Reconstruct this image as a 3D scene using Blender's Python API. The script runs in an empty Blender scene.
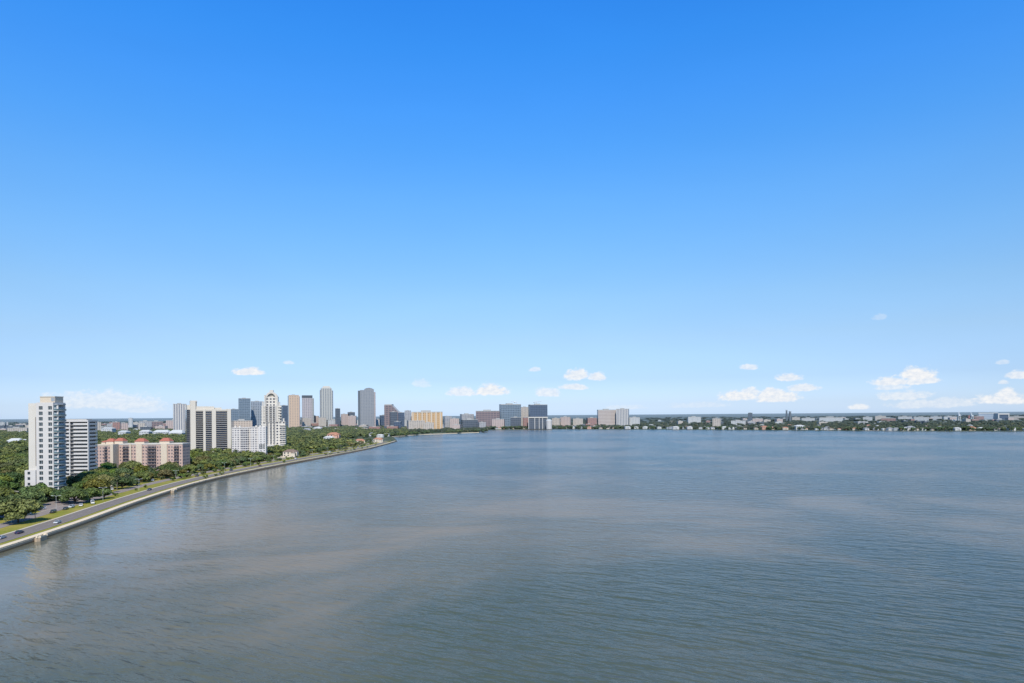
import bpy, math, random
import numpy as np
from mathutils import Vector, Matrix
from mathutils.geometry import tessellate_polygon

random.seed(11)
R = math.radians
PI = math.pi
scene = bpy.context.scene
COL = scene.collection

# ------------------------------------------------------------------ camera model
F = 24.0 / 36.0 * 1024.0
H = 52.0
CX, CY = 512.0, 415.0
ROLL = 0.0075


def cam_uv(px, py):
    dx, dy = px - CX, py - CY
    return dx - dy * ROLL, dy + dx * ROLL


def ground(px, py, z=0.0):
    u, v = cam_uv(px, py)
    Y = F * (H - z) / v
    return Vector((u / F * Y, Y, z))


def at(px, py, Y):
    u, v = cam_uv(px, py)
    return Vector((u / F * Y, Y, H - v / F * Y))


# ------------------------------------------------------------------ tagging
def tag(o, label=None, cat=None, group=None, kind=None):
    if label:
        o['label'] = label
    if cat:
        o['category'] = cat
    if group:
        o['group'] = group
    if kind:
        o['kind'] = kind
    return o


def empty(name, loc, rz=0.0, scale=None):
    o = bpy.data.objects.new(name, None)
    o.empty_display_size = 1.0
    COL.objects.link(o)
    o.location = loc
    o.rotation_euler = (0, 0, rz)
    if scale:
        o.scale = scale if hasattr(scale, '__len__') else (scale,) * 3
    return o


def copy_tree(o, parent=None):
    c = o.copy()
    COL.objects.link(c)
    c.parent = parent
    for ch in list(o.children):
        copy_tree(ch, c)
    return c


# ------------------------------------------------------------------ mesh builder
class MB:
    def __init__(self):
        self.v, self.f, self.m = [], [], []
        self.mats = []

    def mi(self, mat):
        if mat is None:
            return 0
        if mat not in self.mats:
            self.mats.append(mat)
        return self.mats.index(mat)

    def poly(self, pts, mat=None):
        n = len(self.v)
        self.v += [tuple(p) for p in pts]
        self.f.append(tuple(range(n, n + len(pts))))
        self.m.append(self.mi(mat))

    def box(self, x0, x1, y0, y1, z0, z1, mat=None, bottom=True):
        n = len(self.v)
        self.v += [(x0, y0, z0), (x1, y0, z0), (x1, y1, z0), (x0, y1, z0), (x0, y0, z1), (x1, y0, z1), (x1, y1, z1), (x0, y1, z1)]
        fs = [(0, 1, 5, 4), (1, 2, 6, 5), (2, 3, 7, 6), (3, 0, 4, 7), (4, 5, 6, 7)]
        if bottom:
            fs.append((3, 2, 1, 0))
        k = self.mi(mat)
        for q in fs:
            self.f.append(tuple(n + i for i in q))
            self.m.append(k)

    def prism(self, poly, z0, z1, mat=None, topmat=None, bottom=True):
        """poly counter-clockwise (x, y)"""
        n, c = len(self.v), len(poly)
        self.v += [(p[0], p[1], z0) for p in poly] + [(p[0], p[1], z1) for p in poly]
        k = self.mi(mat)
        for i in range(c):
            j = (i + 1) % c
            self.f.append((n + i, n + j, n + c + j, n + c + i))
            self.m.append(k)
        self.f.append(tuple(n + c + i for i in range(c)))
        self.m.append(self.mi(topmat) if topmat else k)
        if bottom:
            self.f.append(tuple(n + i for i in reversed(range(c))))
            self.m.append(k)

    def ring(self, outer, inner, z0, z1, mat=None):
        """open or closed strip between two equally long polylines"""
        for i in range(len(outer) - 1):
            a, b, c, d = outer[i], outer[i + 1], inner[i + 1], inner[i]
            self.prism([a, b, c, d], z0, z1, mat)

    def tube(self, pts, radii, seg=8, mat=None, cap=True):
        n0 = len(self.v)
        k = self.mi(mat)
        pts = [Vector(p) for p in pts]
        for i, p in enumerate(pts):
            d = (pts[min(i + 1, len(pts) - 1)] - pts[max(i - 1, 0)]).normalized()
            a = d.cross(Vector((0.31, 0.87, 0.13) if abs(d.z) > .9 else (0, 0, 1))).normalized()
            b = d.cross(a)
            for s in range(seg):
                t = 2 * PI * s / seg
                q = p + (a * math.cos(t) + b * math.sin(t)) * radii[i]
                self.v.append(tuple(q))
        for i in range(len(pts) - 1):
            for s in range(seg):
                s2 = (s + 1) % seg
                self.f.append((n0 + i * seg + s, n0 + i * seg + s2, n0 + (i + 1) * seg + s2, n0 + (i + 1) * seg + s))
                self.m.append(k)
        if cap:
            e = n0 + (len(pts) - 1) * seg
            self.f.append(tuple(e + s for s in range(seg)))
            self.m.append(k)
            self.f.append(tuple(n0 + s for s in reversed(range(seg))))
            self.m.append(k)

    def mesh(self, name, smooth=False):
        me = bpy.data.meshes.new(name)
        me.from_pydata(self.v, [], self.f)
        for mt in self.mats:
            me.materials.append(mt)
        if len(self.mats) > 1:
            me.polygons.foreach_set('material_index', self.m)
        if smooth:
            me.polygons.foreach_set('use_smooth', [True] * len(me.polygons))
        me.update()
        return me

    def build(self, name, mat=None, parent=None, smooth=False):
        if mat is not None and not self.mats:
            self.mats = [mat]
        o = bpy.data.objects.new(name, self.mesh(name, smooth))
        COL.objects.link(o)
        o.parent = parent
        return o


# ------------------------------------------------------------------ materials
class NT:
    """small node-tree helper"""

    def __init__(self, tree):
        self.t = tree

    def n(self, kind, **kw):
        nd = self.t.nodes.new(kind)
        for k, v in kw.items():
            setattr(nd, k, v)
        return nd

    def put(self, sock, v):
        if hasattr(v, 'is_linked') or isinstance(v, bpy.types.NodeSocket):
            self.t.links.new(v, sock)
        elif v is not None:
            sock.default_value = v

    def math(self, op, a, b=None, c=None, clamp=False):
        nd = self.n('ShaderNodeMath', operation=op, use_clamp=clamp)
        self.put(nd.inputs[0], a)
        if b is not None:
            self.put(nd.inputs[1], b)
        if c is not None:
            self.put(nd.inputs[2], c)
        return nd.outputs[0]

    def mix(self, fac, a, b, blend='MIX'):
        nd = self.n('ShaderNodeMix', data_type='RGBA', blend_type=blend)
        self.put(nd.inputs[0], fac)
        self.put(nd.inputs[6], col4(a))
        self.put(nd.inputs[7], col4(b))
        return nd.outputs[2]

    def ramp(self, fac, stops, interp='LINEAR'):
        nd = self.n('ShaderNodeValToRGB')
        cr = nd.color_ramp
        cr.interpolation = interp
        while len(cr.elements) < len(stops):
            cr.elements.new(0.5)
        for e, (p, c) in zip(cr.elements, stops):
            e.position = p
            e.color = col4(c) if hasattr(c, '__len__') else (c, c, c, 1)
        self.put(nd.inputs[0], fac)
        return nd.outputs[0]

    def noise(self, vec, scale, detail=3.0, rough=0.55, dist=0.0, dim='3D'):
        nd = self.n('ShaderNodeTexNoise', noise_dimensions=dim)
        if vec is not None:
            self.put(nd.inputs['Vector'], vec)
        nd.inputs['Scale'].default_value = scale
        nd.inputs['Detail'].default_value = detail
        nd.inputs['Roughness'].default_value = rough
        nd.inputs['Distortion'].default_value = dist
        return nd.outputs['Fac']

    def mapping(self, vec, scale=(1, 1, 1), rot=(0, 0, 0), loc=(0, 0, 0)):
        nd = self.n('ShaderNodeMapping')
        self.put(nd.inputs['Vector'], vec)
        nd.inputs['Scale'].default_value = scale
        nd.inputs['Rotation'].default_value = rot
        nd.inputs['Location'].default_value = loc
        return nd.outputs[0]

    def smooth(self, x, a, b):
        nd = self.n('ShaderNodeMapRange', interpolation_type='SMOOTHSTEP')
        self.put(nd.inputs[0], x)
        nd.inputs[1].default_value = a
        nd.inputs[2].default_value = b
        return nd.outputs[0]

    def sep(self, v):
        nd = self.n('ShaderNodeSeparateXYZ')
        self.put(nd.inputs[0], v)
        return nd.outputs


def col4(c):
    if isinstance(c, (tuple, list)):
        return tuple(c) if len(c) == 4 else tuple(c) + (1.0,)
    return c


def srgb(r, g, b):
    def f(c):
        c /= 255.0
        return c / 12.92 if c <= 0.04045 else ((c + 0.055) / 1.055) ** 2.4
    return (f(r), f(g), f(b))


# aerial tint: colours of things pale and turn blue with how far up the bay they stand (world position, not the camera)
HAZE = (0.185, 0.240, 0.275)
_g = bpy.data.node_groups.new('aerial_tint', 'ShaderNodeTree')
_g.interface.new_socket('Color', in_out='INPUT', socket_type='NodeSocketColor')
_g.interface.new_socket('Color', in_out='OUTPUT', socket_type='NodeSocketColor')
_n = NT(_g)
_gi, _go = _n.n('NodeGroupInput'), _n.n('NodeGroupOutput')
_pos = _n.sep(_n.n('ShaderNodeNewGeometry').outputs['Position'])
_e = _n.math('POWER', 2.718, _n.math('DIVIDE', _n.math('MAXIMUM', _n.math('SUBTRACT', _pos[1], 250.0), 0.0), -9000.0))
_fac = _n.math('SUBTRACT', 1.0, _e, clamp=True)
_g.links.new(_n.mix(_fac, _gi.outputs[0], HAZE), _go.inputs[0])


def new_mat(name):
    m = bpy.data.materials.new(name)
    m.use_nodes = True
    nt = NT(m.node_tree)
    bs = m.node_tree.nodes['Principled BSDF']
    return m, nt, bs


def aerial(nt, c):
    g = nt.n('ShaderNodeGroup')
    g.node_tree = _g
    nt.put(g.inputs[0], col4(c))
    return g.outputs[0]


def pbr(name, c, rough=0.7, spec=0.3, var=0.18, scale=0.4, metal=0.0, coat=0.0):
    m, nt, bs = new_mat(name)
    pos = nt.n('ShaderNodeTexCoord').outputs['Object']
    k = nt.noise(pos, scale, 4.0, 0.6)
    k2 = nt.noise(nt.mapping(pos, (1, 1, .15)), scale * 3.1, 3.0, 0.6)
    k = nt.math('ADD', nt.math('MULTIPLY', k, .65), nt.math('MULTIPLY', k2, .35))
    f = nt.math('MULTIPLY_ADD', k, 2 * var, 1.0 - var)
    cc = nt.mix(1.0, c, nt.n('ShaderNodeCombineColor').outputs[0], 'MULTIPLY')
    comb = [x for x in nt.t.nodes if x.bl_idname == 'ShaderNodeCombineColor'][0]
    for i in range(3):
        nt.put(comb.inputs[i], f)
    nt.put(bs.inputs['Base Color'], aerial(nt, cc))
    bs.inputs['Roughness'].default_value = rough
    bs.inputs['Specular IOR Level'].default_value = spec
    bs.inputs['Metallic'].default_value = metal
    bs.inputs['Coat Weight'].default_value = coat
    return m


def facade(name, wall, glass, pu=3.6, fu=(0.2, 0.8), pz=3.3, fz=(0.25, 0.8), roof=(0.45, 0.44, 0.42), blinds=0.5, side=None, z_from=0.0, u_off=0.0, grough=0.15, plain_u=None):
    """wall with a grid of window openings, in the object's own metres"""
    m, nt, bs = new_mat(name)
    tc = nt.n('ShaderNodeTexCoord')
    p = nt.sep(tc.outputs['Object'])
    nr = nt.sep(tc.outputs['Normal'])
    isx = nt.math('GREATER_THAN', nt.math('ABSOLUTE', nr[0]), nt.math('ABSOLUTE', nr[1]))
    u = nt.math('ADD', nt.math('MULTIPLY', p[1], isx), nt.math('MULTIPLY', p[0], nt.math('SUBTRACT', 1.0, isx)))
    u = nt.math('ADD', u, 500.0 * pu + u_off)
    us, zs = nt.math('DIVIDE', u, pu), nt.math('DIVIDE', nt.math('SUBTRACT', p[2], z_from), pz)
    fu_, fz_ = nt.math('FRACT', us), nt.math('FRACT', zs)

    def inside(x, a, b):
        return nt.math('MULTIPLY', nt.math('GREATER_THAN', x, a), nt.math('LESS_THAN', x, b))
    mask = nt.math('MULTIPLY', inside(fu_, *fu), inside(fz_, *fz))
    mask = nt.math('MULTIPLY', mask, nt.math('GREATER_THAN', zs, 0.0))
    if plain_u:
        for a, b in plain_u:
            mask = nt.math('MULTIPLY', mask, nt.math('SUBTRACT', 1.0, inside(nt.math('SUBTRACT', u, 500.0 * pu + u_off), a, b)))
    up = nt.math('GREATER_THAN', nr[2], 0.6)
    cell = nt.n('ShaderNodeCombineXYZ')
    nt.put(cell.inputs[0], nt.math('FLOOR', us))
    nt.put(cell.inputs[1], nt.math('FLOOR', zs))
    nt.put(cell.inputs[2], isx)
    wn = nt.n('ShaderNodeTexWhiteNoise')
    nt.put(wn.inputs['Vector'], cell.outputs[0])
    rnd = wn.outputs['Value']
    gcol = nt.mix(nt.math('MULTIPLY', nt.math('POWER', rnd, 3.0), blinds), glass, tuple(0.6 * w + 0.1 for w in wall))
    wv = nt.noise(nt.mapping(tc.outputs['Object'], (1, 1, .2)), .25, 4.0, .6)
    wcol = nt.mix(nt.math('MULTIPLY_ADD', wv, .5, -.1), wall, tuple(w * .72 for w in wall))
    if side:
        wcol = nt.mix(isx, wcol, side)
    c = nt.mix(mask, wcol, gcol)
    c = nt.mix(up, c, roof)
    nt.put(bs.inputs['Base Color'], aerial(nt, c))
    gm = nt.math('MULTIPLY', mask, nt.math('SUBTRACT', 1.0, up))
    nt.put(bs.inputs['Roughness'], nt.math('MULTIPLY_ADD', gm, grough - .75, .75))
    bs.inputs['Specular IOR Level'].default_value = 0.35
    return m


def leaf_mat(name, light, dark, trans=0.25):
    m, nt, bs = new_mat(name)
    tc = nt.n('ShaderNodeTexCoord')
    oi = nt.n('ShaderNodeObjectInfo')
    a = nt.noise(tc.outputs['Object'], .45, 3.0, .6)
    b = nt.noise(tc.outputs['Object'], 2.2, 2.0, .6)
    f = nt.math('ADD', nt.math('MULTIPLY', a, .6), nt.math('MULTIPLY', b, .4))
    c = nt.mix(nt.smooth(f, .36, .64), dark, light)
    hue = nt.n('ShaderNodeHueSaturation')
    nt.put(hue.inputs['Color'], c)
    nt.put(hue.inputs['Hue'], nt.math('MULTIPLY_ADD', oi.outputs['Random'], .045, .486))
    nt.put(hue.inputs['Saturation'], nt.math('MULTIPLY_ADD', nt.math('FRACT', nt.math('MULTIPLY', oi.outputs['Random'], 7.3)), .3, .8))
    nt.put(hue.inputs['Value'], nt.math('MULTIPLY_ADD', nt.math('FRACT', nt.math('MULTIPLY', oi.outputs['Random'], 13.7)), .55, .72))
    nt.put(bs.inputs['Base Color'], aerial(nt, hue.outputs[0]))
    bs.inputs['Roughness'].default_value = .6
    bs.inputs['Specular IOR Level'].default_value = .2
    bs.inputs['Subsurface Weight'].default_value = 0.0
    return m


def wood_mat(name, light, dark):
    """foliage of a whole wood: variation by world place, crown by crown"""
    m, nt, bs = new_mat(name)
    g = nt.n('ShaderNodeNewGeometry')
    a = nt.noise(nt.mapping(g.outputs['Position'], (1, 1, .3)), .045, 3.0, .65)
    b = nt.noise(g.outputs['Position'], .5, 2.0, .6)
    ri = g.outputs['Random Per Island']
    f = nt.math('ADD', nt.math('MULTIPLY', a, .5), nt.math('ADD', nt.math('MULTIPLY', b, .3), nt.math('MULTIPLY', ri, .2)))
    c = nt.mix(nt.smooth(f, .34, .66), dark, light)
    pt = nt.noise(nt.mapping(g.outputs['Position'], (1, 1, .1)), .055, 2.0, .5)
    c = nt.mix(nt.math('MULTIPLY', nt.smooth(pt, .52, .66), .6), c, nt.mix(nt.smooth(f, .34, .66), (.07, .07, .02), (.25, .215, .055)))
    c = nt.mix(nt.math('MULTIPLY', nt.smooth(pt, .48, .34), .6), c, (.02, .036, .014))
    nt.put(bs.inputs['Base Color'], aerial(nt, c))
    bs.inputs['Roughness'].default_value = .7
    bs.inputs['Specular IOR Level'].default_value = .1
    return m


M = {}
M['white'] = pbr('white_stucco', (.58, .54, .50), .7, .3, .08, .12)
M['white_warm'] = pbr('warm_white_stucco', (.60, .55, .48), .75, .3, .08, .12)
M['cream'] = pbr('cream_stucco', (.60, .50, .38), .75, .25, .1, .12)
M['beige'] = pbr('beige_concrete', (.65, .58, .48), .8, .25, .1, .1)
M['pink'] = pbr('pink_stucco', (.60, .42, .34), .8, .2, .1, .15)
M['tile'] = pbr('red_roof_tile', (.38, .125, .085), .8, .2, .25, 1.0)
M['roof'] = pbr('flat_roof_gravel', (.42, .40, .37), .9, .1, .15, .3)
M['roof_white'] = pbr('white_roof_sheet', (.55, .55, .53), .6, .3, .1, .05)
M['glass'] = pbr('dark_window_glass', (.035, .05, .06), .08, .6, .4, .3)
M['glass_blue'] = pbr('blue_window_glass', (.018, .035, .075), .08, .6, .3, .2)
M['glass_green'] = pbr('green_rail_glass', (.09, .15, .16), .12, .6, .2, .2)
M['shade'] = pbr('dark_recess_tone', (.035, .035, .045), .6, .3, .3, .4)
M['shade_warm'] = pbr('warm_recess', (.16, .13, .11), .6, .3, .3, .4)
M['metal'] = pbr('painted_pole_metal', (.50, .52, .50), .5, .4, .06, 1.0)
M['grey_metal'] = pbr('grey_metal', (.3, .32, .34), .5, .5, .1, 1.0)
M['concrete'] = pbr('pale_concrete', (.70, .58, .42), .85, .2, .16, .25)
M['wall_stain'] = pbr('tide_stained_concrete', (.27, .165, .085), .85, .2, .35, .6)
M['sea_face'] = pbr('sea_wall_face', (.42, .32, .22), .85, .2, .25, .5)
M['kerb'] = pbr('kerb_concrete', (.52, .45, .35), .85, .2, .12, .4)
M['asphalt'] = pbr('asphalt', (.195, .168, .150), .9, .2, .2, .12)
M['asphalt_old'] = pbr('worn_asphalt', (.26, .22, .20), .9, .2, .18, .12)
M['paint_white'] = pbr('road_paint', (.36, .35, .33), .7, .2, .15, .6)
M['bark'] = pbr('bark', (.06, .045, .035), .9, .1, .3, 1.5)
M['palm_bark'] = pbr('palm_bark', (.17, .14, .11), .9, .1, .25, 2.0)
M['tyre'] = pbr('tyre_rubber', (.02, .02, .02), .8, .2, .1, 3.0)
M['rim'] = pbr('wheel_rim', (.5, .5, .52), .3, .6, .05, 3.0, .8)
M['head'] = pbr('headlight_glass', (.75, .75, .75), .1, .6, .05, 3.0)
M['tail'] = pbr('taillight_glass', (.35, .02, .02), .2, .5, .05, 3.0)
M['crane_white'] = pbr('crane_white_paint', (.78, .78, .78), .5, .4, .05, .1)
M['crane_red'] = pbr('crane_red_paint', (.55, .14, .1), .5, .4, .05, .1)
M['stack'] = pbr('chimney_dark', (.10, .11, .13), .8, .2, .1, .1)
M['leaf_a'] = leaf_mat('oak_leaves', (.190, .220, .040), (.060, .085, .020))
M['leaf_b'] = leaf_mat('dark_oak_leaves', (.130, .172, .036), (.042, .068, .018))
M['leaf_y'] = leaf_mat('yellowish_leaves', (.230, .190, .040), (.090, .090, .022))
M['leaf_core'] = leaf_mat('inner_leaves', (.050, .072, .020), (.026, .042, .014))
M['palm_leaf'] = leaf_mat('palm_fronds', (.115, .130, .05), (.05, .07, .026))
M['wood'] = wood_mat('wood_leaves', (.190, .210, .044), (.044, .068, .020))
M['wood_far'] = wood_mat('far_wood_leaves', (.085, .100, .036), (.018, .034, .018))


def carpaint(name, c):
    return pbr(name, c, .3, .5, .03, .5, 0.0, .6)


# ground materials
def land_material():
    m, nt, bs = new_mat('land_cover')
    g = nt.n('ShaderNodeNewGeometry')
    pos = g.outputs['Position']
    a = nt.noise(pos, .004, 5.0, .6)
    b = nt.noise(pos, .05, 4.0, .65)
    c = nt.noise(nt.mapping(pos, (1, .35, 1)), .0016, 6.0, .7)
    green = nt.mix(nt.smooth(b, .35, .65), (.030, .050, .020), (.085, .098, .035))
    town = nt.mix(nt.smooth(b, .4, .62), (.10, .095, .09), (.34, .31, .28))
    col = nt.mix(nt.smooth(nt.math('ADD', nt.math('MULTIPLY', a, .6), nt.math('MULTIPLY', b, .4)), .52, .60), green, town)
    y = nt.sep(pos)[1]
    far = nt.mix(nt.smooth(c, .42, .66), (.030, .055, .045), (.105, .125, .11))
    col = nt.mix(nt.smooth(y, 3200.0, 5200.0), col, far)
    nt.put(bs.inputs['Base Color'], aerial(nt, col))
    bs.inputs['Roughness'].default_value = .95
    bs.inputs['Specular IOR Level'].default_value = .05
    return m


def lawn_material():
    m, nt, bs = new_mat('lawn_grass')
    g = nt.n('ShaderNodeNewGeometry')
    pos = g.outputs['Position']
    a = nt.noise(pos, .07, 4.0, .6)
    b = nt.noise(pos, .9, 3.0, .65)
    c = nt.mix(nt.smooth(a, .35, .68), (.215, .225, .030), (.320, .265, .065))
    c = nt.mix(nt.math('MULTIPLY', nt.smooth(b, .45, .75), .5), c, (.07, .09, .02))
    nt.put(bs.inputs['Base Color'], aerial(nt, c))
    bs.inputs['Roughness'].default_value = .9
    bs.inputs['Specular IOR Level'].default_value = .1
    return m


def water_material():
    m, nt, bs = new_mat('bay_water')
    g = nt.n('ShaderNodeNewGeometry')
    pos = g.outputs['Position']
    # broad slicks and silt
    warp = nt.noise(nt.mapping(pos, (1, .7, 1), (0, 0, R(-24))), .0042, 4.0, .55, 1.2)
    silt = nt.noise(nt.mapping(pos, (.7, 1, 1), (0, 0, R(-20))), .009, 6.0, .62, .9)
    s = nt.math('ADD', nt.math('MULTIPLY', warp, .55), nt.math('MULTIPLY', silt, .45))
    slick = nt.smooth(s, .44, .57)
    x, y, _z = nt.sep(pos)
    # a silt bank lies across the bay, thinning out towards open water
    t = nt.math('ADD', nt.math('SUBTRACT', y, nt.math('MULTIPLY', x, .29)), nt.math('MULTIPLY_ADD', warp, 260.0, -130.0))
    bank = nt.math('MULTIPLY', nt.smooth(t, 165.0, 285.0), nt.math('SUBTRACT', 1.0, nt.math('MULTIPLY', nt.smooth(t, 380.0, 700.0), .75)))
    bank = nt.math('MULTIPLY', bank, nt.math('SUBTRACT', 1.0, nt.math('MULTIPLY', nt.smooth(x, -80.0, 320.0), .75)))
    west = nt.smooth(nt.math('ADD', x, nt.math('MULTIPLY', y, .1)), -70.0, -190.0)
    calm = nt.smooth(nt.math('ADD', x, nt.math('MULTIPLY', y, .12)), -62.0, -150.0)      # lee of the sea wall
    k = nt.math('ADD', nt.math('MULTIPLY', slick, .5), nt.math('ADD', nt.math('MULTIPLY', bank, .5), nt.math('MULTIPLY', west, .3)))
    k = nt.math('MULTIPLY', nt.math('MINIMUM', k, 1.0), nt.math('MULTIPLY_ADD', nt.smooth(nt.math('ADD', x, nt.math('MULTIPLY', y, .1)), -120.0, -175.0), -.55, 1.0))
    near = nt.math('MULTIPLY', nt.smooth(x, 170.0, -50.0), nt.smooth(y, 620.0, 300.0))       # green shallows on this side of the bay
    k = nt.math('MULTIPLY', k, nt.math('MULTIPLY_ADD', nt.smooth(nt.math('ADD', y, nt.math('MULTIPLY', warp, 90.0)), 235.0, 165.0), -.6, 1.0))
    c = nt.mix(k, nt.mix(near, (.052, .077, .074), (.070, .088, .066)), (.225, .190, .140))
    nt.put(bs.inputs['Base Color'], c)
    bs.inputs['IOR'].default_value = 1.333
    nt.put(bs.inputs['Specular IOR Level'], nt.math('ADD', nt.math('SUBTRACT', nt.math('MULTIPLY_ADD', calm, .10, .36), nt.math('ADD', nt.math('MULTIPLY', k, .17), nt.math('MULTIPLY', near, .15))), nt.math('MULTIPLY', nt.smooth(y, 400.0, 1300.0), .1)))
    nt.put(bs.inputs['Roughness'], nt.math('SUBTRACT', nt.math('MULTIPLY_ADD', k, .03, .20), nt.math('MULTIPLY', calm, .16)))
    # ripples: short wind waves crossing a longer chop
    def crests(deg, stretch, scale, detail, rough, dist):
        return nt.noise(nt.mapping(nt.mapping(pos, rot=(0, 0, R(deg))), (stretch, 1, 1)), scale, detail, rough, dist)
    w1 = crests(30, .30, .48, 2.0, .5, .3)
    w2 = crests(-8, .45, 1.3, 3.0, .6, .3)
    w3 = crests(22, .40, .15, 2.0, .5, .4)
    h = nt.math('ADD', nt.math('MULTIPLY', w1, 1.5), nt.math('ADD', nt.math('MULTIPLY', w2, .22), nt.math('MULTIPLY', w3, 2.2)))
    amp = nt.math('MULTIPLY', nt.math('MULTIPLY_ADD', k, -.55, 1.0), nt.math('MULTIPLY_ADD', calm, -.85, 1.0))
    h = nt.math('MULTIPLY', h, amp)
    bp = nt.n('ShaderNodeBump')
    bp.inputs['Strength'].default_value = 1.0
    bp.inputs['Distance'].default_value = 0.8
    nt.put(bp.inputs['Height'], h)
    nt.put(bs.inputs['Normal'], bp.outputs[0])
    return m


M['land'] = land_material()
M['lawn'] = lawn_material()
M['water'] = water_material()

# ------------------------------------------------------------------ coast
LZ = 1.3                                                     # land level above the water
shore_px = [(0, 553), (36, 542), (69, 530), (95, 521.5), (117, 511.5), (145, 501), (172, 492.7), (193, 485), (215, 479.5), (240, 474), (273, 467.2),
            (300, 462), (332, 456.2), (352, 452.4), (369.5, 449), (388.6, 444), (397, 441.4)]
coast = [Vector((-150, -200, 0)), Vector((-172, 60, 0)), Vector((-186, 170, 0))] + [ground(*p) for p in shore_px]


def resample(pts, step):
    out = [pts[0].copy()]
    for a, b in zip(pts, pts[1:]):
        n = max(1, int((b - a).length / step))
        for i in range(1, n + 1):
            out.append(a.lerp(b, i / n))
    return out


def smooth_line(pts, it=6):
    pts = [p.copy() for p in pts]
    for _ in range(it):
        q = [p.copy() for p in pts]
        for i in range(1, len(pts) - 1):
            q[i] = (pts[i - 1] + pts[i] * 2 + pts[i + 1]) / 4
        pts = q
    return pts


coast = smooth_line(resample(coast, 18.0), 5)


def normals(pts):
    ns = []
    for i in range(len(pts)):
        d = (pts[min(i + 1, len(pts) - 1)] - pts[max(i - 1, 0)]).normalized()
        ns.append(Vector((-d.y, d.x, 0)))                    # inland
    return ns


CN = normals(coast)


def off(i, d):
    return coast[i] + CN[i] * d


def coast_at(Y, d=0.0):
    for i in range(len(coast) - 1):
        if coast[i].y <= Y <= coast[i + 1].y:
            t = (Y - coast[i].y) / (coast[i + 1].y - coast[i].y)
            return (off(i, d)).lerp(off(i + 1, d), t)
    return off(len(coast) - 1, d)


def lateral(p):
    """metres inland of the sea wall (rough)"""
    return coast_at(p.y).x - p.x


tip = coast[-1]
far_px = [(393, 437.2), (408, 435.8), (424, 434.8), (452, 433.7), (479, 432.8)]
far_px2 = [(481.5, 430.2), (500, 429.6), (530, 429.2), (560, 429.2), (600, 429.3), (650, 429.3), (700, 429.7), (760, 430.2), (840, 430.6), (900, 431.2), (960, 431.2), (1024, 431.2), (1100, 431.5), (1300, 433)]
far1 = resample([ground(*p) for p in far_px], 60)
far2 = resample([ground(*p) for p in far_px2], 90)
rnd = random.Random(4)
for p in far2[1:-1]:
    p.y += rnd.uniform(-14, 14)
outline = coast + far1 + far2
land_poly = [Vector((p.x, p.y, LZ)) for p in outline]
land_poly += [Vector((5200, 1500, LZ)), Vector((5200, 9000, LZ)), Vector((-7000, 9000, LZ)), Vector((-7000, -200, LZ))]
mb = MB()
tris = tessellate_polygon([land_poly])
mb.v = [tuple(p) for p in land_poly]
for t in tris:
    a, b, c = (land_poly[i] for i in t)
    if (b - a).cross(c - a).z < 0:
        t = (t[0], t[2], t[1])
    mb.f.append(tuple(t))
    mb.m.append(0)
n = len(outline)
base = len(mb.v)
mb.v += [(p.x, p.y, -2.0) for p in outline]
for i in range(n - 1):
    mb.f.append((i, base + i, base + i + 1, i + 1))
    mb.m.append(0)
# outer country to the horizon
mb.poly([(-7000, 9000, LZ), (5200, 9000, LZ), (70000, 70000, LZ), (-70000, 70000, LZ)])
mb.poly([(5200, 1500, LZ), (70000, 1500, LZ), (70000, 70000, LZ), (5200, 9000, LZ)])
mb.poly([(-7000, -200, LZ), (-7000, 9000, LZ), (-70000, 70000, LZ), (-70000, -200, LZ)])
tag(mb.build('land', M['land']), kind='structure')

mb = MB()
mb.poly([(-260, -300, 0), (6000, -300, 0), (6000, 3600, 0), (-420, 3600, 0)])
tag(mb.build('water', M['water']), kind='structure')

# ------------------------------------------------------------------ shore road
iN = len(coast) - 1
i0 = 1


def strip(name, d0, d1, z, mat, a=i0, b=iN, kind='structure', thick=0.0):
    mb = MB()
    for i in range(a, b):
        p, q, r, s = off(i, d0), off(i + 1, d0), off(i + 1, d1), off(i, d1)
        if thick:
            mb.prism([(p.x, p.y), (q.x, q.y), (r.x, r.y), (s.x, s.y)], z - thick, z, mat)
        else:
            mb.poly([(p.x, p.y, z), (q.x, q.y, z), (r.x, r.y, z), (s.x, s.y, z)], mat)
    o = mb.build(name, mat)
    if kind:
        tag(o, kind=kind)
    return o


strip('lawn', 5.2, 52.0, LZ + .05, M['lawn'], b=iN - 2)
strip('shore_pavement', 0.55, 5.1, LZ + .06, M['concrete'])
strip('road', 8.2, 17.6, LZ + .10, M['asphalt'], b=iN - 3)
strip('kerb', 17.6, 19.1, LZ + .22, M['kerb'], b=iN - 3, thick=.3)
strip('verge_kerb', 7.85, 8.2, LZ + .22, M['asphalt_old'], b=iN - 3, thick=.3)
strip('service_road', 30.0, 37.0, LZ + .10, M['asphalt_old'], b=iN - 3)
strip('service_kerb', 37.0, 37.5, LZ + .22, M['kerb'], b=iN - 3, thick=.3)
mb = MB()
for i in range(i0, iN - 3):
    for t in (0.0, .5):
        p, q = off(i, 12.8).lerp(off(i + 1, 12.8), t), off(i, 12.8).lerp(off(i + 1, 12.8), t + .22)
        r, s = off(i, 12.98).lerp(off(i + 1, 12.98), t + .22), off(i, 12.98).lerp(off(i + 1, 12.98), t)
        mb.poly([(p.x, p.y, LZ + .12), (q.x, q.y, LZ + .12), (r.x, r.y, LZ + .12), (s.x, s.y, LZ + .12)])
    for d in (8.5, 17.2):
        p, q, r, s = off(i, d), off(i + 1, d), off(i + 1, d + .14), off(i, d + .14)
        mb.poly([(p.x, p.y, LZ + .12), (q.x, q.y, LZ + .12), (r.x, r.y, LZ + .12), (s.x, s.y, LZ + .12)])
tag(mb.build('road_markings', M['paint_white']), kind='structure')


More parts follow.
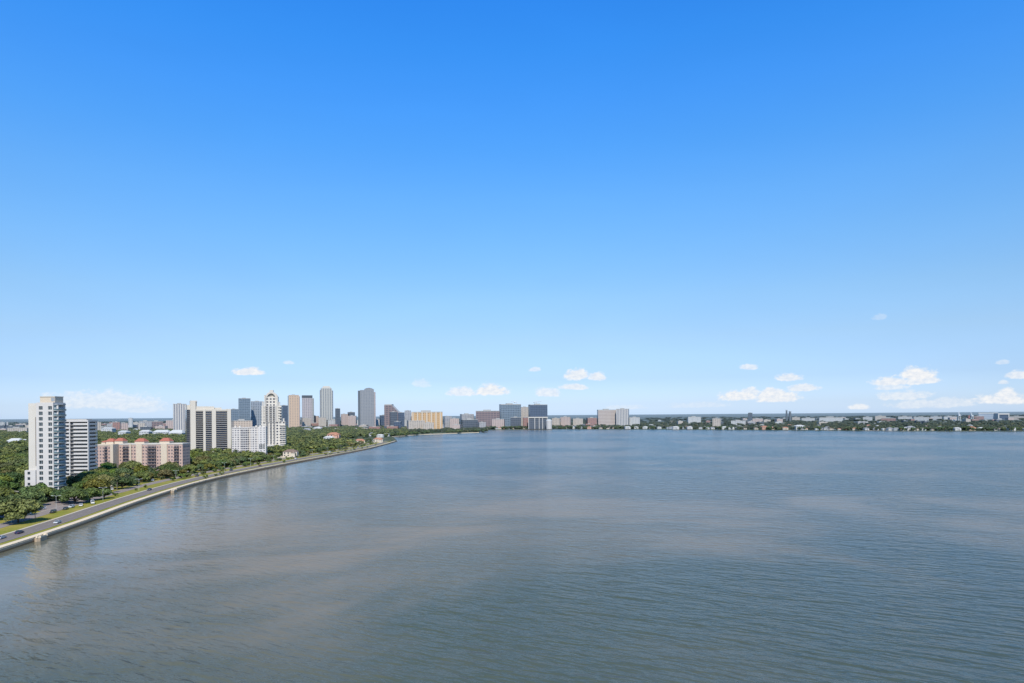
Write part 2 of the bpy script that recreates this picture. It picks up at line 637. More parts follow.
def pad(name, px_pts, mat, z=LZ + .08):
    mb = MB()
    pts = [ground(x, y, z) for x, y in px_pts]
    mb.poly([tuple(p) for p in pts], mat)
    return tag(mb.build(name, mat), kind='structure')


pad('parking_lot', [(48, 514), (68, 508), (92, 500), (80, 495), (50, 502), (30, 508)], M['asphalt_old'], LZ + .13)
pad('forecourt', [(232, 461), (262, 461), (290, 457), (262, 453), (236, 456)], M['kerb'])
pad('drive', [(100, 489), (118, 485), (118, 478), (100, 482)], M['kerb'])

# sea wall with a balustrade, one long thing
sw = empty('seawall', (coast[8].x, coast[8].y, 0))
tag(sw, 'long beige concrete sea wall with balustrade running along the shore road', 'sea wall')
inv = Matrix.Translation(-sw.location)


def local(mbx, name, mat, parent):
    o = mbx.build(name, mat, parent)
    o.data.transform(Matrix.Translation(-Vector(parent.location)))
    return o


mb = MB()
for i in range(i0, iN):
    p, q, r, s = off(i, -.12), off(i + 1, -.12), off(i + 1, .55), off(i, .55)
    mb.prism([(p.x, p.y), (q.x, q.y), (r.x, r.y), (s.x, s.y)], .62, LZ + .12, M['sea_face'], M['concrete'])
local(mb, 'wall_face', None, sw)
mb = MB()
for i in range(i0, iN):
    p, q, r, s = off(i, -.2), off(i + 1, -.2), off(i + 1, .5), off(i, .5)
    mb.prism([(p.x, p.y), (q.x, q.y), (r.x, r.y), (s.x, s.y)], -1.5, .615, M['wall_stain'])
local(mb, 'wall_foot', M['wall_stain'], sw)
mb = MB()
for i in range(i0, iN):
    p, q, r, s = off(i, .0), off(i + 1, .0), off(i + 1, .36), off(i, .36)
    mb.prism([(p.x, p.y), (q.x, q.y), (r.x, r.y), (s.x, s.y)], LZ + .56, LZ + .68, M['concrete'])
local(mb, 'hand_rail', M['concrete'], sw)
mb = MB()
for i in range(i0, iN):
    if coast[i].y > 900:
        p, q, r, s = off(i, .1), off(i + 1, .1), off(i + 1, .26), off(i, .26)
        mb.prism([(p.x, p.y), (q.x, q.y), (r.x, r.y), (s.x, s.y)], LZ + .12, LZ + .56)
        continue
    L = (coast[i + 1] - coast[i]).length
    k = max(1, int(L / (.5 if coast[i].y < 500 else 1.2)))
    d = (coast[i + 1] - coast[i]).normalized()
    for j in range(k):
        c = off(i, .18).lerp(off(i + 1, .18), (j + .5) / k)
        w = .28 if j % 8 == 0 else .08
        a, b = d * w, CN[i] * (.15 if j % 8 == 0 else .09)
        mb.prism([(c - a - b).to_2d(), (c + a - b).to_2d(), (c + a + b).to_2d(), (c - a + b).to_2d()], LZ + .12, LZ + (.56 if j % 8 else .75))
local(mb, 'balusters', M['concrete'], sw)
# lookout bastions stand proud of the wall
for (px, py, lab) in ((31, 541.5, 'projecting stone lookout platform on the sea wall beside the dark blue car'), (173, 491, 'small projecting lookout platform on the sea wall where the shore bends')):
    c = ground(px, py)
    i = min(range(len(coast)), key=lambda k: (coast[k] - c).length)
    d = (coast[i + 1] - coast[i - 1]).normalized()
    nrm = CN[i]
    c = coast[i] - nrm * 1.3
    e = empty('lookout', (c.x, c.y, 0), math.atan2(d.y, d.x))
    tag(e, lab, 'lookout', 'lookouts on the sea wall')
    a = [(-3.6, .2), (-2.8, -.9), (2.8, -.9), (3.6, .2), (3.6, 1.0), (-3.6, 1.0)]
    mb = MB()
    mb.prism(a, -1.5, LZ + .25, M['sea_face'], M['concrete'])
    mb.build('platform', None, e)
    mb = MB()
    ins = [(x * .88, y * .86) for x, y in a]
    mb.ring(a[:1] + a[1:5], ins[:1] + ins[1:5], LZ + .25, LZ + .85, M['concrete'])
    mb.build('parapet', M['concrete'], e)
    for x, y in a[:4]:
        mb = MB()
        mb.box(x * .95 - .3, x * .95 + .3, y * .95 - .3, y * .95 + .3, LZ + .26, LZ + 1.1)
        mb.build('pier_cap', M['concrete'], e)

mb = MB()
f1n = normals(far1)
for i in range(len(far1) - 1):
    p, q, r, s = far1[i] - f1n[i] * .2, far1[i + 1] - f1n[i + 1] * .2, far1[i + 1] + f1n[i + 1] * 3, far1[i] + f1n[i] * 3
    mb.prism([(p.x, p.y), (q.x, q.y), (r.x, r.y), (s.x, s.y)], -1, LZ + .6)
tag(mb.build('seawall', M['concrete']), 'pale low sea wall on the far shore in front of the yellow building', 'sea wall')

# ------------------------------------------------------------------ trees
def leaf_quads(mb, c, rad, n, size, rg, mat, squash=.8, shell=.55):
    k = mb.mi(mat)
    for _ in range(n):
        z = rg.uniform(-.55, 1)
        t = rg.uniform(0, 2 * PI)
        s = math.sqrt(max(0, 1 - z * z))
        rr = rad * (shell + (1.12 - shell) * rg.random() ** .6)
        p = Vector((c[0] + rr * s * math.cos(t), c[1] + rr * s * math.sin(t), c[2] + rr * z * squash))
        nrm = Vector((s * math.cos(t) + rg.gauss(0, .45), s * math.sin(t) + rg.gauss(0, .45), z + .35 + rg.gauss(0, .45))).normalized()
        a = nrm.orthogonal().normalized()
        a.rotate(Matrix.Rotation(rg.uniform(0, 6.28), 3, nrm))
        b = nrm.cross(a)
        l = size * rg.uniform(.6, 1.35)
        w = l * rg.uniform(.5, .9)
        m = len(mb.v)
        mb.v += [tuple(p + a * l), tuple(p + b * w + nrm * .12 * l), tuple(p - a * l), tuple(p - b * w + nrm * .12 * l)]
        mb.f.append((m, m + 1, m + 2, m + 3))
        mb.m.append(k)


def blob(mb, c, rad, rg, mat, squash=.75):
    t = (1 + 5 ** .5) / 2
    vs = [(-1, t, 0), (1, t, 0), (-1, -t, 0), (1, -t, 0), (0, -1, t), (0, 1, t), (0, -1, -t), (0, 1, -t), (t, 0, -1), (t, 0, 1), (-t, 0, -1), (-t, 0, 1)]
    fs = [(0, 11, 5), (0, 5, 1), (0, 1, 7), (0, 7, 10), (0, 10, 11), (1, 5, 9), (5, 11, 4), (11, 10, 2), (10, 7, 6), (7, 1, 8), (3, 9, 4), (3, 4, 2), (3, 2, 6), (3, 6, 8), (3, 8, 9), (4, 9, 5), (2, 4, 11), (6, 2, 10), (8, 6, 7), (9, 8, 1)]
    n = len(mb.v)
    k = mb.mi(mat)
    for v in vs:
        s = rad / 1.9 * rg.uniform(.75, 1.1)
        mb.v.append((c[0] + v[0] * s, c[1] + v[1] * s, c[2] + v[2] * s * squash))
    for f in fs:
        mb.f.append(tuple(n + i for i in f))
        mb.m.append(k)


def make_oak(seed, leaf, Rw=8.0, Ht=10.0, clumps=20, per=100, size=.62, name='oak_tree'):
    rg = random.Random(seed)
    root = empty(name, (0, 0, -500))
    th = Ht * .2
    tb = MB()
    tb.tube([(0, 0, -.3), (.08, .05, th * .5), (.05, -.05, th)], [.55, .40, .36], 8)
    cb = MB()
    cl = []
    for i in range(clumps):
        a = i * 2.399 + rg.uniform(-.4, .4)
        r = Rw * .80 * math.sqrt((i + .3) / clumps) * rg.uniform(.85, 1.1)
        top = math.sqrt(max(.02, 1 - (r / (Rw * 1.02)) ** 2))
        z = th + 1.2 + (Ht - th - 2.6) * top * rg.uniform(.62, 1.0)
        rad = Rw * rg.uniform(.24, .36)
        cl.append((r * math.cos(a), r * math.sin(a), z, rad))
    for i in range(clumps // 2):                              # skirt of low boughs
        a = i * 2.399 * 1.3 + rg.uniform(-.3, .3)
        r = Rw * rg.uniform(.62, .84)
        cl.append((r * math.cos(a), r * math.sin(a), th + rg.uniform(1.2, 2.6), Rw * rg.uniform(.2, .3)))
    for (x, y, z, rad) in cl:
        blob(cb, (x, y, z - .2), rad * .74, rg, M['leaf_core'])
        leaf_quads(cb, (x, y, z), rad, per, size, rg, leaf)
    for (x, y, z, rad) in cl[::2]:
        m = Vector((x * .45, y * .45, th + (z - th) * .45 + .3))
        tb.tube([(0, 0, th * .8), m, (x, y, z)], [.26, .16, .06], 5, cap=False)
    tb.build('trunk', M['bark'], root)
    cb.build('crown', leaf, root)
    return root


def make_palm(seed):
    rg = random.Random(seed)
    root = empty('palm_tree', (0, 0, -500))
    h = 9.0
    bx, by = rg.uniform(-.6, .6), rg.uniform(-.6, .6)
    tb = MB()
    tb.tube([(0, 0, -.2), (bx * .2, by * .2, h * .35), (bx * .6, by * .6, h * .7), (bx, by, h)], [.30, .22, .19, .21], 8)
    tb.build('trunk', M['palm_bark'], root)
    cb = MB()
    for k in range(26):
        a = k * 2.399
        up = 1.15 - 1.7 * (k / 26)
        L = rg.uniform(2.3, 3.1)
        d = Vector((math.cos(a), math.sin(a), 0))
        side = Vector((-d.y, d.x, 0))
        p = Vector((bx, by, h))
        el = up
        prev = None
        for s in range(6):
            w = .55 * math.sin(PI * (s + .6) / 6.4)
            l, r = p + side * w - Vector((0, 0, .18 * w)), p - side * w - Vector((0, 0, .18 * w))
            if prev:
                cb.poly([prev[0], prev[1], p, l], M['palm_leaf'])
                cb.poly([prev[1], prev[2], r, p], M['palm_leaf'])
            prev = (l, p.copy(), r)
            p = p + (d * math.cos(el) + Vector((0, 0, math.sin(el)))) * (L / 5)
            el -= .36
    cb.build('crown', M['palm_leaf'], root)
    return root


oak_protos = [make_oak(1, M['leaf_a'], 8.6, 10.5, 26, 110), make_oak(2, M['leaf_b'], 7.4, 10.2, 22, 105), make_oak(3, M['leaf_a'], 6.4, 9.2, 18, 110),
              make_oak(4, M['leaf_y'], 6.6, 9.6, 20, 105), make_oak(5, M['leaf_b'], 5.4, 9.8, 16, 110)]
palm_protos = [make_palm(s) for s in (21, 22, 23)]
bush_protos = [make_oak(31, M['leaf_b'], 2.6, 3.4, 9, 60, .42, 'bush'), make_oak(32, M['leaf_a'], 2.2, 2.8, 8, 60, .42, 'bush')]
_first = {}


def plant(proto, p, s=1.0, rz=None, label=None, cat='tree', group=None, sz=None):
    o = copy_tree(proto)
    o.location = (p.x, p.y, p.z)
    o.rotation_euler = (0, 0, random.uniform(0, 6.28) if rz is None else rz)
    o.scale = (s, s, sz or s)
    for k in ('label', 'category', 'group'):
        if k in o:
            del o[k]
    tag(o, label, cat, group)
    return o


trees_at = []          # (x, y, r) already taken
blocks = []            # building footprints (x0, x1, y0, y1)

def loc_x(root, px, py=430):
    """metres along a turned building's front"""
    u, v = cam_uv(px, py)
    c, sn = math.cos(root.rotation_euler.z), math.sin(root.rotation_euler.z)
    return (u * root.location.y - F * root.location.x) / (F * c - u * sn)


# ------------------------------------------------------------------ near buildings
def foot(x0, x1, y0, y1, m=4):
    blocks.append((x0 - m, x1 + m, y0 - m, y1 + m))


# --- white residential tower by the shore road
TY = 455.0
P = TY / F                                  # metres per pixel at its front
root = empty('residential_tower', (at(45, 480, TY).x, TY, LZ))
tag(root, 'tall white residential tower with square windows and curved balconies, nearest the camera', 'apartment tower')
ox, oy = root.location.x, root.location.y


def lx(px, Y=TY):
    return at(px, 450, Y).x - ox


def lz(py, Y=TY, px=45):
    return at(px, py, Y).z - LZ


xa, xb, xc = lx(27.5), lx(36.3), lx(53.5)
z_top = lz(402.5)
pitch = 5.43 * P
z_win = [lz(407.9) - k * pitch for k in range(17)]           # window centres, top floor first
z_win = [z for z in z_win if z > 1.2]
wx = [lx(41.0), lx(50.3)]
hw, hh = 1.95 * P, 1.75 * P


def wall_with_openings(mb, x0, x1, y, z0, z1, holes, mat, depth=.45):
    """front wall facing -y with real openings (cx, cz, half w, half h)"""
    xs = sorted({x0, x1} | {h[0] - h[2] for h in holes} | {h[0] + h[2] for h in holes})
    zs = sorted({z0, z1} | {h[1] - h[3] for h in holes} | {h[1] + h[3] for h in holes})
    for i in range(len(xs) - 1):
        for j in range(len(zs) - 1):
            cx, cz = (xs[i] + xs[i + 1]) / 2, (zs[j] + zs[j + 1]) / 2
            if any(abs(cx - h[0]) < h[2] and abs(cz - h[1]) < h[3] for h in holes):
                continue
            mb.poly([(xs[i], y, zs[j]), (xs[i + 1], y, zs[j]), (xs[i + 1], y, zs[j + 1]), (xs[i], y, zs[j + 1])], mat)
    for (cx, cz, w, h) in holes:
        a, b, c, d = cx - w, cx + w, cz - h, cz + h
        mb.poly([(a, y, c), (a, y + depth, c), (b, y + depth, c), (b, y, c)], mat)
        mb.poly([(a, y, d), (b, y, d), (b, y + depth, d), (a, y + depth, d)], mat)
        mb.poly([(a, y, c), (a, y, d), (a, y + depth, d), (a, y + depth, c)], mat)
        mb.poly([(b, y, c), (b, y + depth, c), (b, y + depth, d), (b, y, d)], mat)


holes = [(x, z, hw, hh) for x in wx for z in z_win]
DEP = 12.5
mb = MB()
wall_with_openings(mb, xb, xc, 0, 0, z_top, holes, M['white'])
mb.poly([(xc, 0, 0), (xc, DEP, 0), (xc, DEP, z_top), (xc, 0, z_top)], M['white'])
mb.poly([(xa, DEP, 0), (xa, DEP, z_top), (xc, DEP, z_top), (xc, DEP, 0)], M['white'])
mb.poly([(xb, 0, 0), (xb, 0, z_top), (xb, 1.1, z_top), (xb, 1.1, 0)], M['white'])
mb.build('wall', M['white'], root)
mb = MB()
mb.box(xa, xb - .02, 1.1, DEP - .05, 0, lz(403.2), M['white_warm'])
mb.build('side_bay', M['white_warm'], root)
mb = MB()
mb.box(xb - 1.2, xb - .55, 1.02, 1.09, lz(466), lz(417), M['shade_warm'])  # flat strip on the wall; the slot's shade is its dark colour
mb.build('slot_shade_strip', M['shade_warm'], root)
mb = MB()
mb.poly([(xb, .3, z_top - .6), (xc, .3, z_top - .6), (xc, DEP, z_top - .6), (xb, DEP, z_top - .6)], M['roof'])
mb.build('roof', M['roof'], root)
for (x, z, w, h) in holes:
    mb = MB()
    mb.poly([(x - w, .4, z - h), (x + w, .4, z - h), (x + w, .4, z + h), (x - w, .4, z + h)], M['glass'])
    wobj = mb.build('window', M['glass'] if random.random() < .6 else M['glass_green'], root)
    mb = MB()
    mb.box(x - .06, x + .06, .32, .385, z - h, z + h, M['metal'])
    mb.box(x - w, x - w + .1, .32, .385, z - h, z + h, M['metal'])
    mb.box(x + w - .1, x + w, .32, .385, z - h, z + h, M['metal'])
    mb.build('frame', M['metal'], wobj)
# roof penthouse
mb = MB()
mb.box(lx(38.3), lx(53.3), 2, 10.5, z_top, lz(396.8), M['cream'])
mb.box(lx(38.0), lx(53.6), 1.7, 10.8, lz(396.8), lz(396.2), M['white_warm'])
mb.box(lx(49.5), lx(53.0), 1.93, 1.99, z_top + .8, lz(397.6), M['grey_metal'])
mb.build('penthouse', M['cream'], root)
mb = MB()
mb.prism([(xc + .05, 1), (xc + 2, 1.4), (xc + 3.4, 5), (xc + 2, 10), (xc + .05, 12)], z_top - 1.6, z_top - .9, M['grey_metal'])
mb.build('canopy_roof', M['grey_metal'], root)
# curved balcony stack on the bay side
def bow(r0, y0, y1, k=12):
    pts = []
    for i in range(k + 1):
        t = PI * i / k
        pts.append((xc + r0 * math.sin(t) ** .8, (y0 + y1) / 2 - (y1 - y0) / 2 * math.cos(t)))
    return pts


mb = MB()
mb.prism(bow(1.7, 1.0, 10.6), 0, z_top - 1.7, facade('tower_bay_glass', (.40, .45, .48), (.06, .10, .12), 1.9, (.06, .94), pitch, (.04, .8), blinds=.15, z_from=0.0))
mb.build('glazed_bay', None, root)
for k, z in enumerate(z_win):
    zb = z - pitch * .5
    o_, i_ = bow(3.1, .1, 11.6), bow(2.9, .3, 11.4)
    mb = MB()
    mb.prism(o_, zb - .1, zb + .16, M['white'])
    b = mb.build('balcony', M['white'], root)
    mb = MB()
    mb.ring(o_, i_, zb + .16, zb + 1.15, M['glass_green'])
    mb.build('railing', M['glass_green'], b)
    if k % 1 == 0:
        mb = MB()
        pp = bow(2.9, .3, 11.4)[3]
        mb.box(xc, pp[0], pp[1] - .15, pp[1] + .15, zb + .22, zb + pitch - .18, M['white'])
        mb.build('fin', M['white'], b)
# lower wing
mb = MB()
ph = [(lx(29.3), lz(473.0), 1.35 * P, 1.4 * P), (lx(29.3), lz(478.4), 1.35 * P, 1.4 * P), (lx(29.3), lz(484), 1.35 * P, 1.4 * P), (lx(29.3), lz(489.5), 1.35 * P, 1.4 * P)]
wall_with_openings(mb, lx(25.2), lx(36.0), -.6, 0, lz(470.0), ph, M['white'])
mb.poly([(lx(25.2), -.6, 0), (lx(25.2), -.6, lz(470)), (lx(25.2), 14, lz(470)), (lx(25.2), 14, 0)], M['white'])
mb.poly([(lx(36), -.6, 0), (lx(36), 14, 0), (lx(36), 14, lz(470)), (lx(36), -.6, lz(470))], M['white'])
mb.poly([(lx(25.2), -.6, lz(470.5)), (lx(36), -.6, lz(470.5)), (lx(36), 14, lz(470.5)), (lx(25.2), 14, lz(470.5))], M['roof'])
wing = mb.build('wing', M['white'], root)
for (x, z, w, h) in ph:
    mb = MB()
    mb.poly([(x - w, -.2, z - h), (x + w, -.2, z - h), (x + w, -.2, z + h), (x - w, -.2, z + h)], M['glass'])
    mb.build('window', M['glass'], wing)
foot(ox + lx(25), ox + xc + 6, TY, TY + DEP)

# --- slab of flats with white balcony bands
SY = 555.0
Q = SY / F
root = empty('apartment_block', (at(75, 480, SY).x, SY, LZ))
tag(root, 'white banded slab of flats with long balconies, just behind the tall white tower', 'apartment block')
ox = root.location.x


def lx2(px, py=450):
    return at(px, py, SY).x - ox


sx0, sx1 = lx2(52), lx2(88.2)
fl = 3.69 * Q
ztop2 = at(75, 420.2, SY).z - LZ
mb = MB()
mb.box(sx0, sx1 - 1.3, 1.5, 12.2, 0, ztop2 - .5, facade('flats_glazing', (.20, .19, .18), (.045, .05, .06), 2.6, (.08, .9), fl, (.05, .75), blinds=.35))
mb.build('wall', None, root)
mb = MB()
mb.box(sx0 + 2, sx1 - 3, 3, 10, ztop2, ztop2 + .9, M['roof'])
mb.box(sx0 - .2, sx1 + .2, -.2, 12.6, ztop2 - 1.3, ztop2, M['white'])
mb.build('roof', None, root)
zb = [ztop2 - 1.0 - fl * (k + 1) for k in range(16)]
for k, z in enumerate(zb):
    if z < .5:
        continue
    mb = MB()
    mb.box(sx0, sx1, 0, 1.5, z - .1, z + .12, M['white'])
    mb.box(sx1 - 1.32, sx1, 1.5, 12.4, z - .1, z + .12, M['white'])
    bal = mb.build('balcony', M['white'], root)
    mb = MB()
    xl = lx2(73.6)
    mb.box(xl, sx1, -.12, .06, z + .12, z + 1.55, M['white'])
    mb.box(sx1 - .06, sx1 + .14, .06, 12.4, z + .12, z + 1.55, M['white'])
    mb.box(sx0, xl - 2.6, -.12, .06, z + .12, z + 1.45, M['white'])
    mb.build('parapet', M['white'], bal)
mb = MB()
for px in (64.0, 69.6, 88.0):
    x = lx2(px)
    mb.box(x - .35, x + .35, -.05, 1.6, 0, ztop2 - 1.3, M['white'])
mb.box(sx1 - .5, sx1, 11.7, 12.45, 0, ztop2 - 1.3, M['white'])
mb.build('fins', M['white'], root)
foot(ox + sx0, ox + sx1, SY, SY + 16)

# --- pink mid-rise with red tiled roof houses
KY = 645.0
root = empty('pink_apartments', (at(142, 470, KY).x, KY, LZ))
tag(root, 'long pink mid-rise apartment block with red tiled roof houses on top', 'apartment block')
ox = root.location.x
W_ = KY / F


def lx3(px, Y=KY):
    return at(px, 455, Y).x - ox


def lz3(py, Y=KY, px=140):
    return at(px, py, Y).z - LZ


fl3 = 3.05
zt3 = lz3(444.6)
pmat = facade('pink_wall', (.53, .37, .30), (.14, .12, .13), 2.7, (.25, .78), fl3, (.22, .72), blinds=.6)
mb = MB()
mb.box(lx3(117), lx3(182.6), 0, 15, 0, zt3, pmat)
mb.build('wall', None, root)
mb = MB()
mb.box(lx3(98.5), lx3(117.2), -9, 12, 0, zt3 - .4, pmat)
wg = mb.build('wing', None, root)
mb = MB()
mb.box(lx3(98.2), lx3(117.5), -9.3, 12.3, zt3 - .4, zt3 + .7, M['cream'])
mb.box(lx3(117.5), lx3(182.9), -.3, 15.3, zt3, zt3 + 1.0, M['white_warm'])
mb.build('cornice', None, root)
for (a, b) in ((123.0, 128.5), (147.5, 156.2), (174.2, 179.0), (110.2, 113.2)):
    y = 0 if a > 117 else -9
    mb = MB()
    mb.box(lx3(a), lx3(b), y - .08, y, 1.0, zt3 - .6, facade('recess_%d' % int(a), (.30, .24, .22), (.05, .045, .055), 3.0, (.05, .88), fl3, (.08, .72), blinds=.1))  # flat panel, not sunk in; recess shade is in its darker wall colour
    rc = mb.build('dark_recess_tone', None, root)
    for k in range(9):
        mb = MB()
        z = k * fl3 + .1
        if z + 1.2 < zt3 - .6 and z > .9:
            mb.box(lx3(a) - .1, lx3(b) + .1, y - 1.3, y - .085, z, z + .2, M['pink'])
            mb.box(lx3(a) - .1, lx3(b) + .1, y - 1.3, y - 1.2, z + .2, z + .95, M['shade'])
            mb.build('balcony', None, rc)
for (a, b) in ((136.5, 142.4), (161.3, 167.4), (116.2, 119.0), (130.0, 131.5)):
    mb = MB()
    mb.box(lx3(a), lx3(b), -.9 if a > 120 else -9.6, -.02, 0, zt3 + .8, M['cream'])
    mb.build('stair_tower', M['cream'], root)
for (a, b, top, eave) in ((108.0, 116.0, 438.4, 441.4), (117.0, 125.3, 438.0, 441.0), (137.0, 146.6, 438.5, 441.6), (161.6, 171.6, 438.2, 441.4), (104.0, 108.5, 440.5, 442)):
    x0, x1 = lx3(a, KY + 6), lx3(b, KY + 6)
    ze, zr = lz3(eave), lz3(top)
    y0, y1 = (2.0, 10.0)
    mb = MB()
    mb.box(x0, x1, y0, y1, zt3 + .7, ze, M['cream'])
    rh = mb.build('roof_house', M['cream'], root)
    mb = MB()
    e = .4
    cx0, cx1 = x0 + (x1 - x0) * .25, x1 - (x1 - x0) * .25
    A = [(x0 - e, y0 - e, ze), (x1 + e, y0 - e, ze), (x1 + e, y1 + e, ze), (x0 - e, y1 + e, ze)]
    B = [(cx0, (y0 + y1) / 2 - 1, zr), (cx1, (y0 + y1) / 2 - 1, zr), (cx1, (y0 + y1) / 2 + 1, zr), (cx0, (y0 + y1) / 2 + 1, zr)]
    for i in range(4):
        j = (i + 1) % 4
        mb.poly([A[i], A[j], B[j], B[i]], M['tile'])
    mb.poly(B, M['tile'])
    mb.build('tile_roof', M['tile'], rh)
foot(ox + lx3(97), ox + lx3(188), KY - 10, KY + 15)

# --- beige tower with three dark window bays
BY = 900.0
root = empty('beige_tower', (at(208, 450, BY).x, BY, LZ))
tag(root, 'beige residential tower with broad vertical piers and dark balcony bays', 'apartment tower')
ox = root.location.x


root.rotation_euler.z = R(30)


def lx4(px):
    return loc_x(root, px)


def lz4(py, px=208):
    return at(px, py, BY).z - LZ


zt4 = lz4(409.6)
fl4 = 1.93 * BY / F
mb = MB()
bm = facade('beige_tower_bays', (.20, .18, .17), (.012, .016, .028), 4.4, (.04, .96), fl4, (.12, .98), blinds=.12)
mb.box(lx4(187), lx4(229.4), .9, 26, 0, zt4, bm)
mb.build('wall', None, root)
for (a, b, t) in ((190.4, 195.8, 400.8), (203.2, 205.6, 409.2), (211.9, 216.0, 409.0), (227.3, 231.0, 409.0)):
    mb = MB()
    mb.box(lx4(a), lx4(b), -.7, 8 if a != 203.2 else 3, 0, lz4(t), M['beige'])
    mb.build('pier', M['beige'], root)
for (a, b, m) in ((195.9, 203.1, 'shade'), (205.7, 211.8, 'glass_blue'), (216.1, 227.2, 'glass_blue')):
    for k in range(24):
        z = k * fl4
        if z > zt4 - 2:
            break
        mb = MB()
        mb.box(lx4(a) + .05, lx4(b) - .05, -.25, .85, z - .2, z + .2, M['beige'])
        bal = mb.build('balcony', M['beige'], root)
        mb = MB()
        mb.box(lx4(a) + .1, lx4(b) - .1, -.22, -.15, z + .21, z + .95, M[m])
        mb.build('railing', M[m], bal)
mb = MB()
mb.box(lx4(195.9), lx4(227.2), -.5, .85, zt4 - 1.6, zt4 + .3, M['beige'])
mb.box(lx4(190.4), lx4(214.5), 1, 18, zt4, lz4(406.4), M['beige'])
mb.box(lx4(214.6), lx4(222), 3, 18, zt4, lz4(407.6), M['beige'])
mb.box(lx4(187.3), lx4(190.3), 1.0, 20, zt4, lz4(405), M['beige'])
mb.build('parapet', M['beige'], root)
mb = MB()
mb.box(lx4(191), lx4(197.2), 2, 12, lz4(406.4), lz4(400.6), M['cream'])
mb.box(lx4(193.5), lx4(197.6), 1.6, 12.2, lz4(402.6), lz4(401.4), M['grey_metal'])
mb.build('penthouse', M['cream'], root)
foot(ox + lx4(186), ox + lx4(231), BY - 2, BY + 26)

# --- white mid-rise in front of the stepped tower
WY = 835.0
root = empty('white_apartments', (at(250, 455, WY).x, WY, LZ))
tag(root, 'white mid-rise flats with grid of balconies, between the beige tower and the stepped tower', 'apartment block')
ox = root.location.x


root.rotation_euler.z = R(15)


def lx5(px, Y=WY):
    return loc_x(root, px, 440)


def lz5(py, Y=WY):
    return at(250, py, Y).z - LZ


wm = facade('white_flats_wall', (.66, .61, .56), (.10, .10, .12), 3.0, (.2, .78), 2.75, (.2, .72), blinds=.6)
wm2 = facade('white_flats_bay', (.55, .52, .49), (.05, .05, .07), 2.6, (.06, .9), 2.75, (.1, .68), blinds=.4)
mb = MB()
mb.box(lx5(231.5), lx5(251.0), 2, 18, 0, lz5(428.2), wm)
mb.build('wall', None, root)
mb = MB()
mb.box(lx5(240.5), lx5(248.5), .9, 2, 0, lz5(428.8), wm2)
mb.build('balcony_bay', None, root)
mb = MB()
mb.box(lx5(251.0), lx5(266.0), -5, 16, 0, lz5(427.6), wm)
wg = mb.build('wing', None, root)
mb = MB()
mb.box(lx5(258.5), lx5(266.3), -6.4, -5, 0, lz5(427.2), facade('white_flats_end', (.66, .62, .58), (.13, .13, .15), 3.8, (.3, .7), 2.75, (.25, .7), blinds=.5))
for k in range(3):
    mb.box(lx5(259.8 + 2 * k), lx5(260.9 + 2 * k), -6.46, -6.4, lz5(449), lz5(444), M['glass'])
mb.build('end_bay', None, wg)
mb = MB()
mb.box(lx5(231.2), lx5(251.0), 1.6, 18.3, lz5(428.2), lz5(427.4), M['white'])
mb.box(lx5(251.2), lx5(266.2), -5.3, 16.3, lz5(427.6), lz5(426.8), M['white'])
for a in (234, 238.5, 255, 259, 263):
    mb.box(lx5(a), lx5(a + 1.6), 5, 9, lz5(427.5), lz5(425.6), M['white_warm'])
mb.build('parapet', None, root)
foot(ox + lx5(231), ox + lx5(267), WY - 7, WY + 18)

# --- stepped white tower with arched crown
EY = 1010.0
root = empty('stepped_tower', (at(272.5, 450, EY).x, EY, LZ))
tag(root, 'stepped cream tower with arched crown and side turrets, rising behind the white flats', 'apartment tower')
ox = root.location.x


root.rotation_euler.z = R(15)


def lx6(px):
    return loc_x(root, px, 420)


def lz6(py):
    return at(272.5, py, EY).z - LZ


em = facade('stepped_wall', (.70, .64, .55), (.05, .05, .07), 4.6, (.2, .75), 4.4, (.25, .8), blinds=.4)
em2 = facade('stepped_bay', (.40, .37, .34), (.025, .03, .04), 3.2, (.05, .9), 3.0, (.08, .72), blinds=.2)
mb = MB()
mb.box(lx6(261), lx6(285.0), 2, 30, 0, lz6(421.6), em)
mb.build('base_block', None, root)
mb = MB()
mb.box(lx6(261.4), lx6(281.4), 3, 27, lz6(421.6), lz6(405.8), em)
mb.build('middle_block', None, root)
mb = MB()
mb.box(lx6(264.4), lx6(277.8), 5, 24, lz6(405.8), lz6(396.5), em)
mb.build('upper_block', None, root)
for (a, b) in ((266.0, 268.0), (270.0, 271.6), (273.4, 275.0)):
    mb = MB()
    mb.box(lx6(a), lx6(b), 1.4, 2.9, lz6(444), lz6(406), em2)
    mb.build('window_bay', None, root)
for a in (264.3, 268.1, 271.8, 275.2, 278.6):
    mb = MB()
    mb.box(lx6(a), lx6(a + 1.1), 1.0, 2.9, lz6(422.5), lz6(405.5 if a < 277 else 420.5), M['white_warm'])
    mb.build('pier', M['white_warm'], root)
for k in range(10):
    z = lz6(444) + k * 3.0
    mb = MB()
    mb.box(lx6(280), lx6(285.4), .3, 2, z, z + 1.1, M['white_warm'])
    mb.build('balcony', M['white_warm'], root)
for k in range(6):
    z = lz6(421) + k * 4.0
    mb = MB()
    mb.box(lx6(278.2), lx6(281.4), 1, 8, z, z + 1.0, M['white_warm'])
    mb.build('balcony', M['white_warm'], root)
# arched crown: a half-round gable with a ring of stepped turrets
def arch(px0, px1, py_spring, py_top, k=14):
    x0, x1 = lx6(px0), lx6(px1)
    c, r = (x0 + x1) / 2, (x1 - x0) / 2
    h = lz6(py_top) - lz6(py_spring)
    return [(c + r * math.cos(PI * i / k), lz6(py_spring) + h * math.sin(PI * i / k)) for i in range(k + 1)]


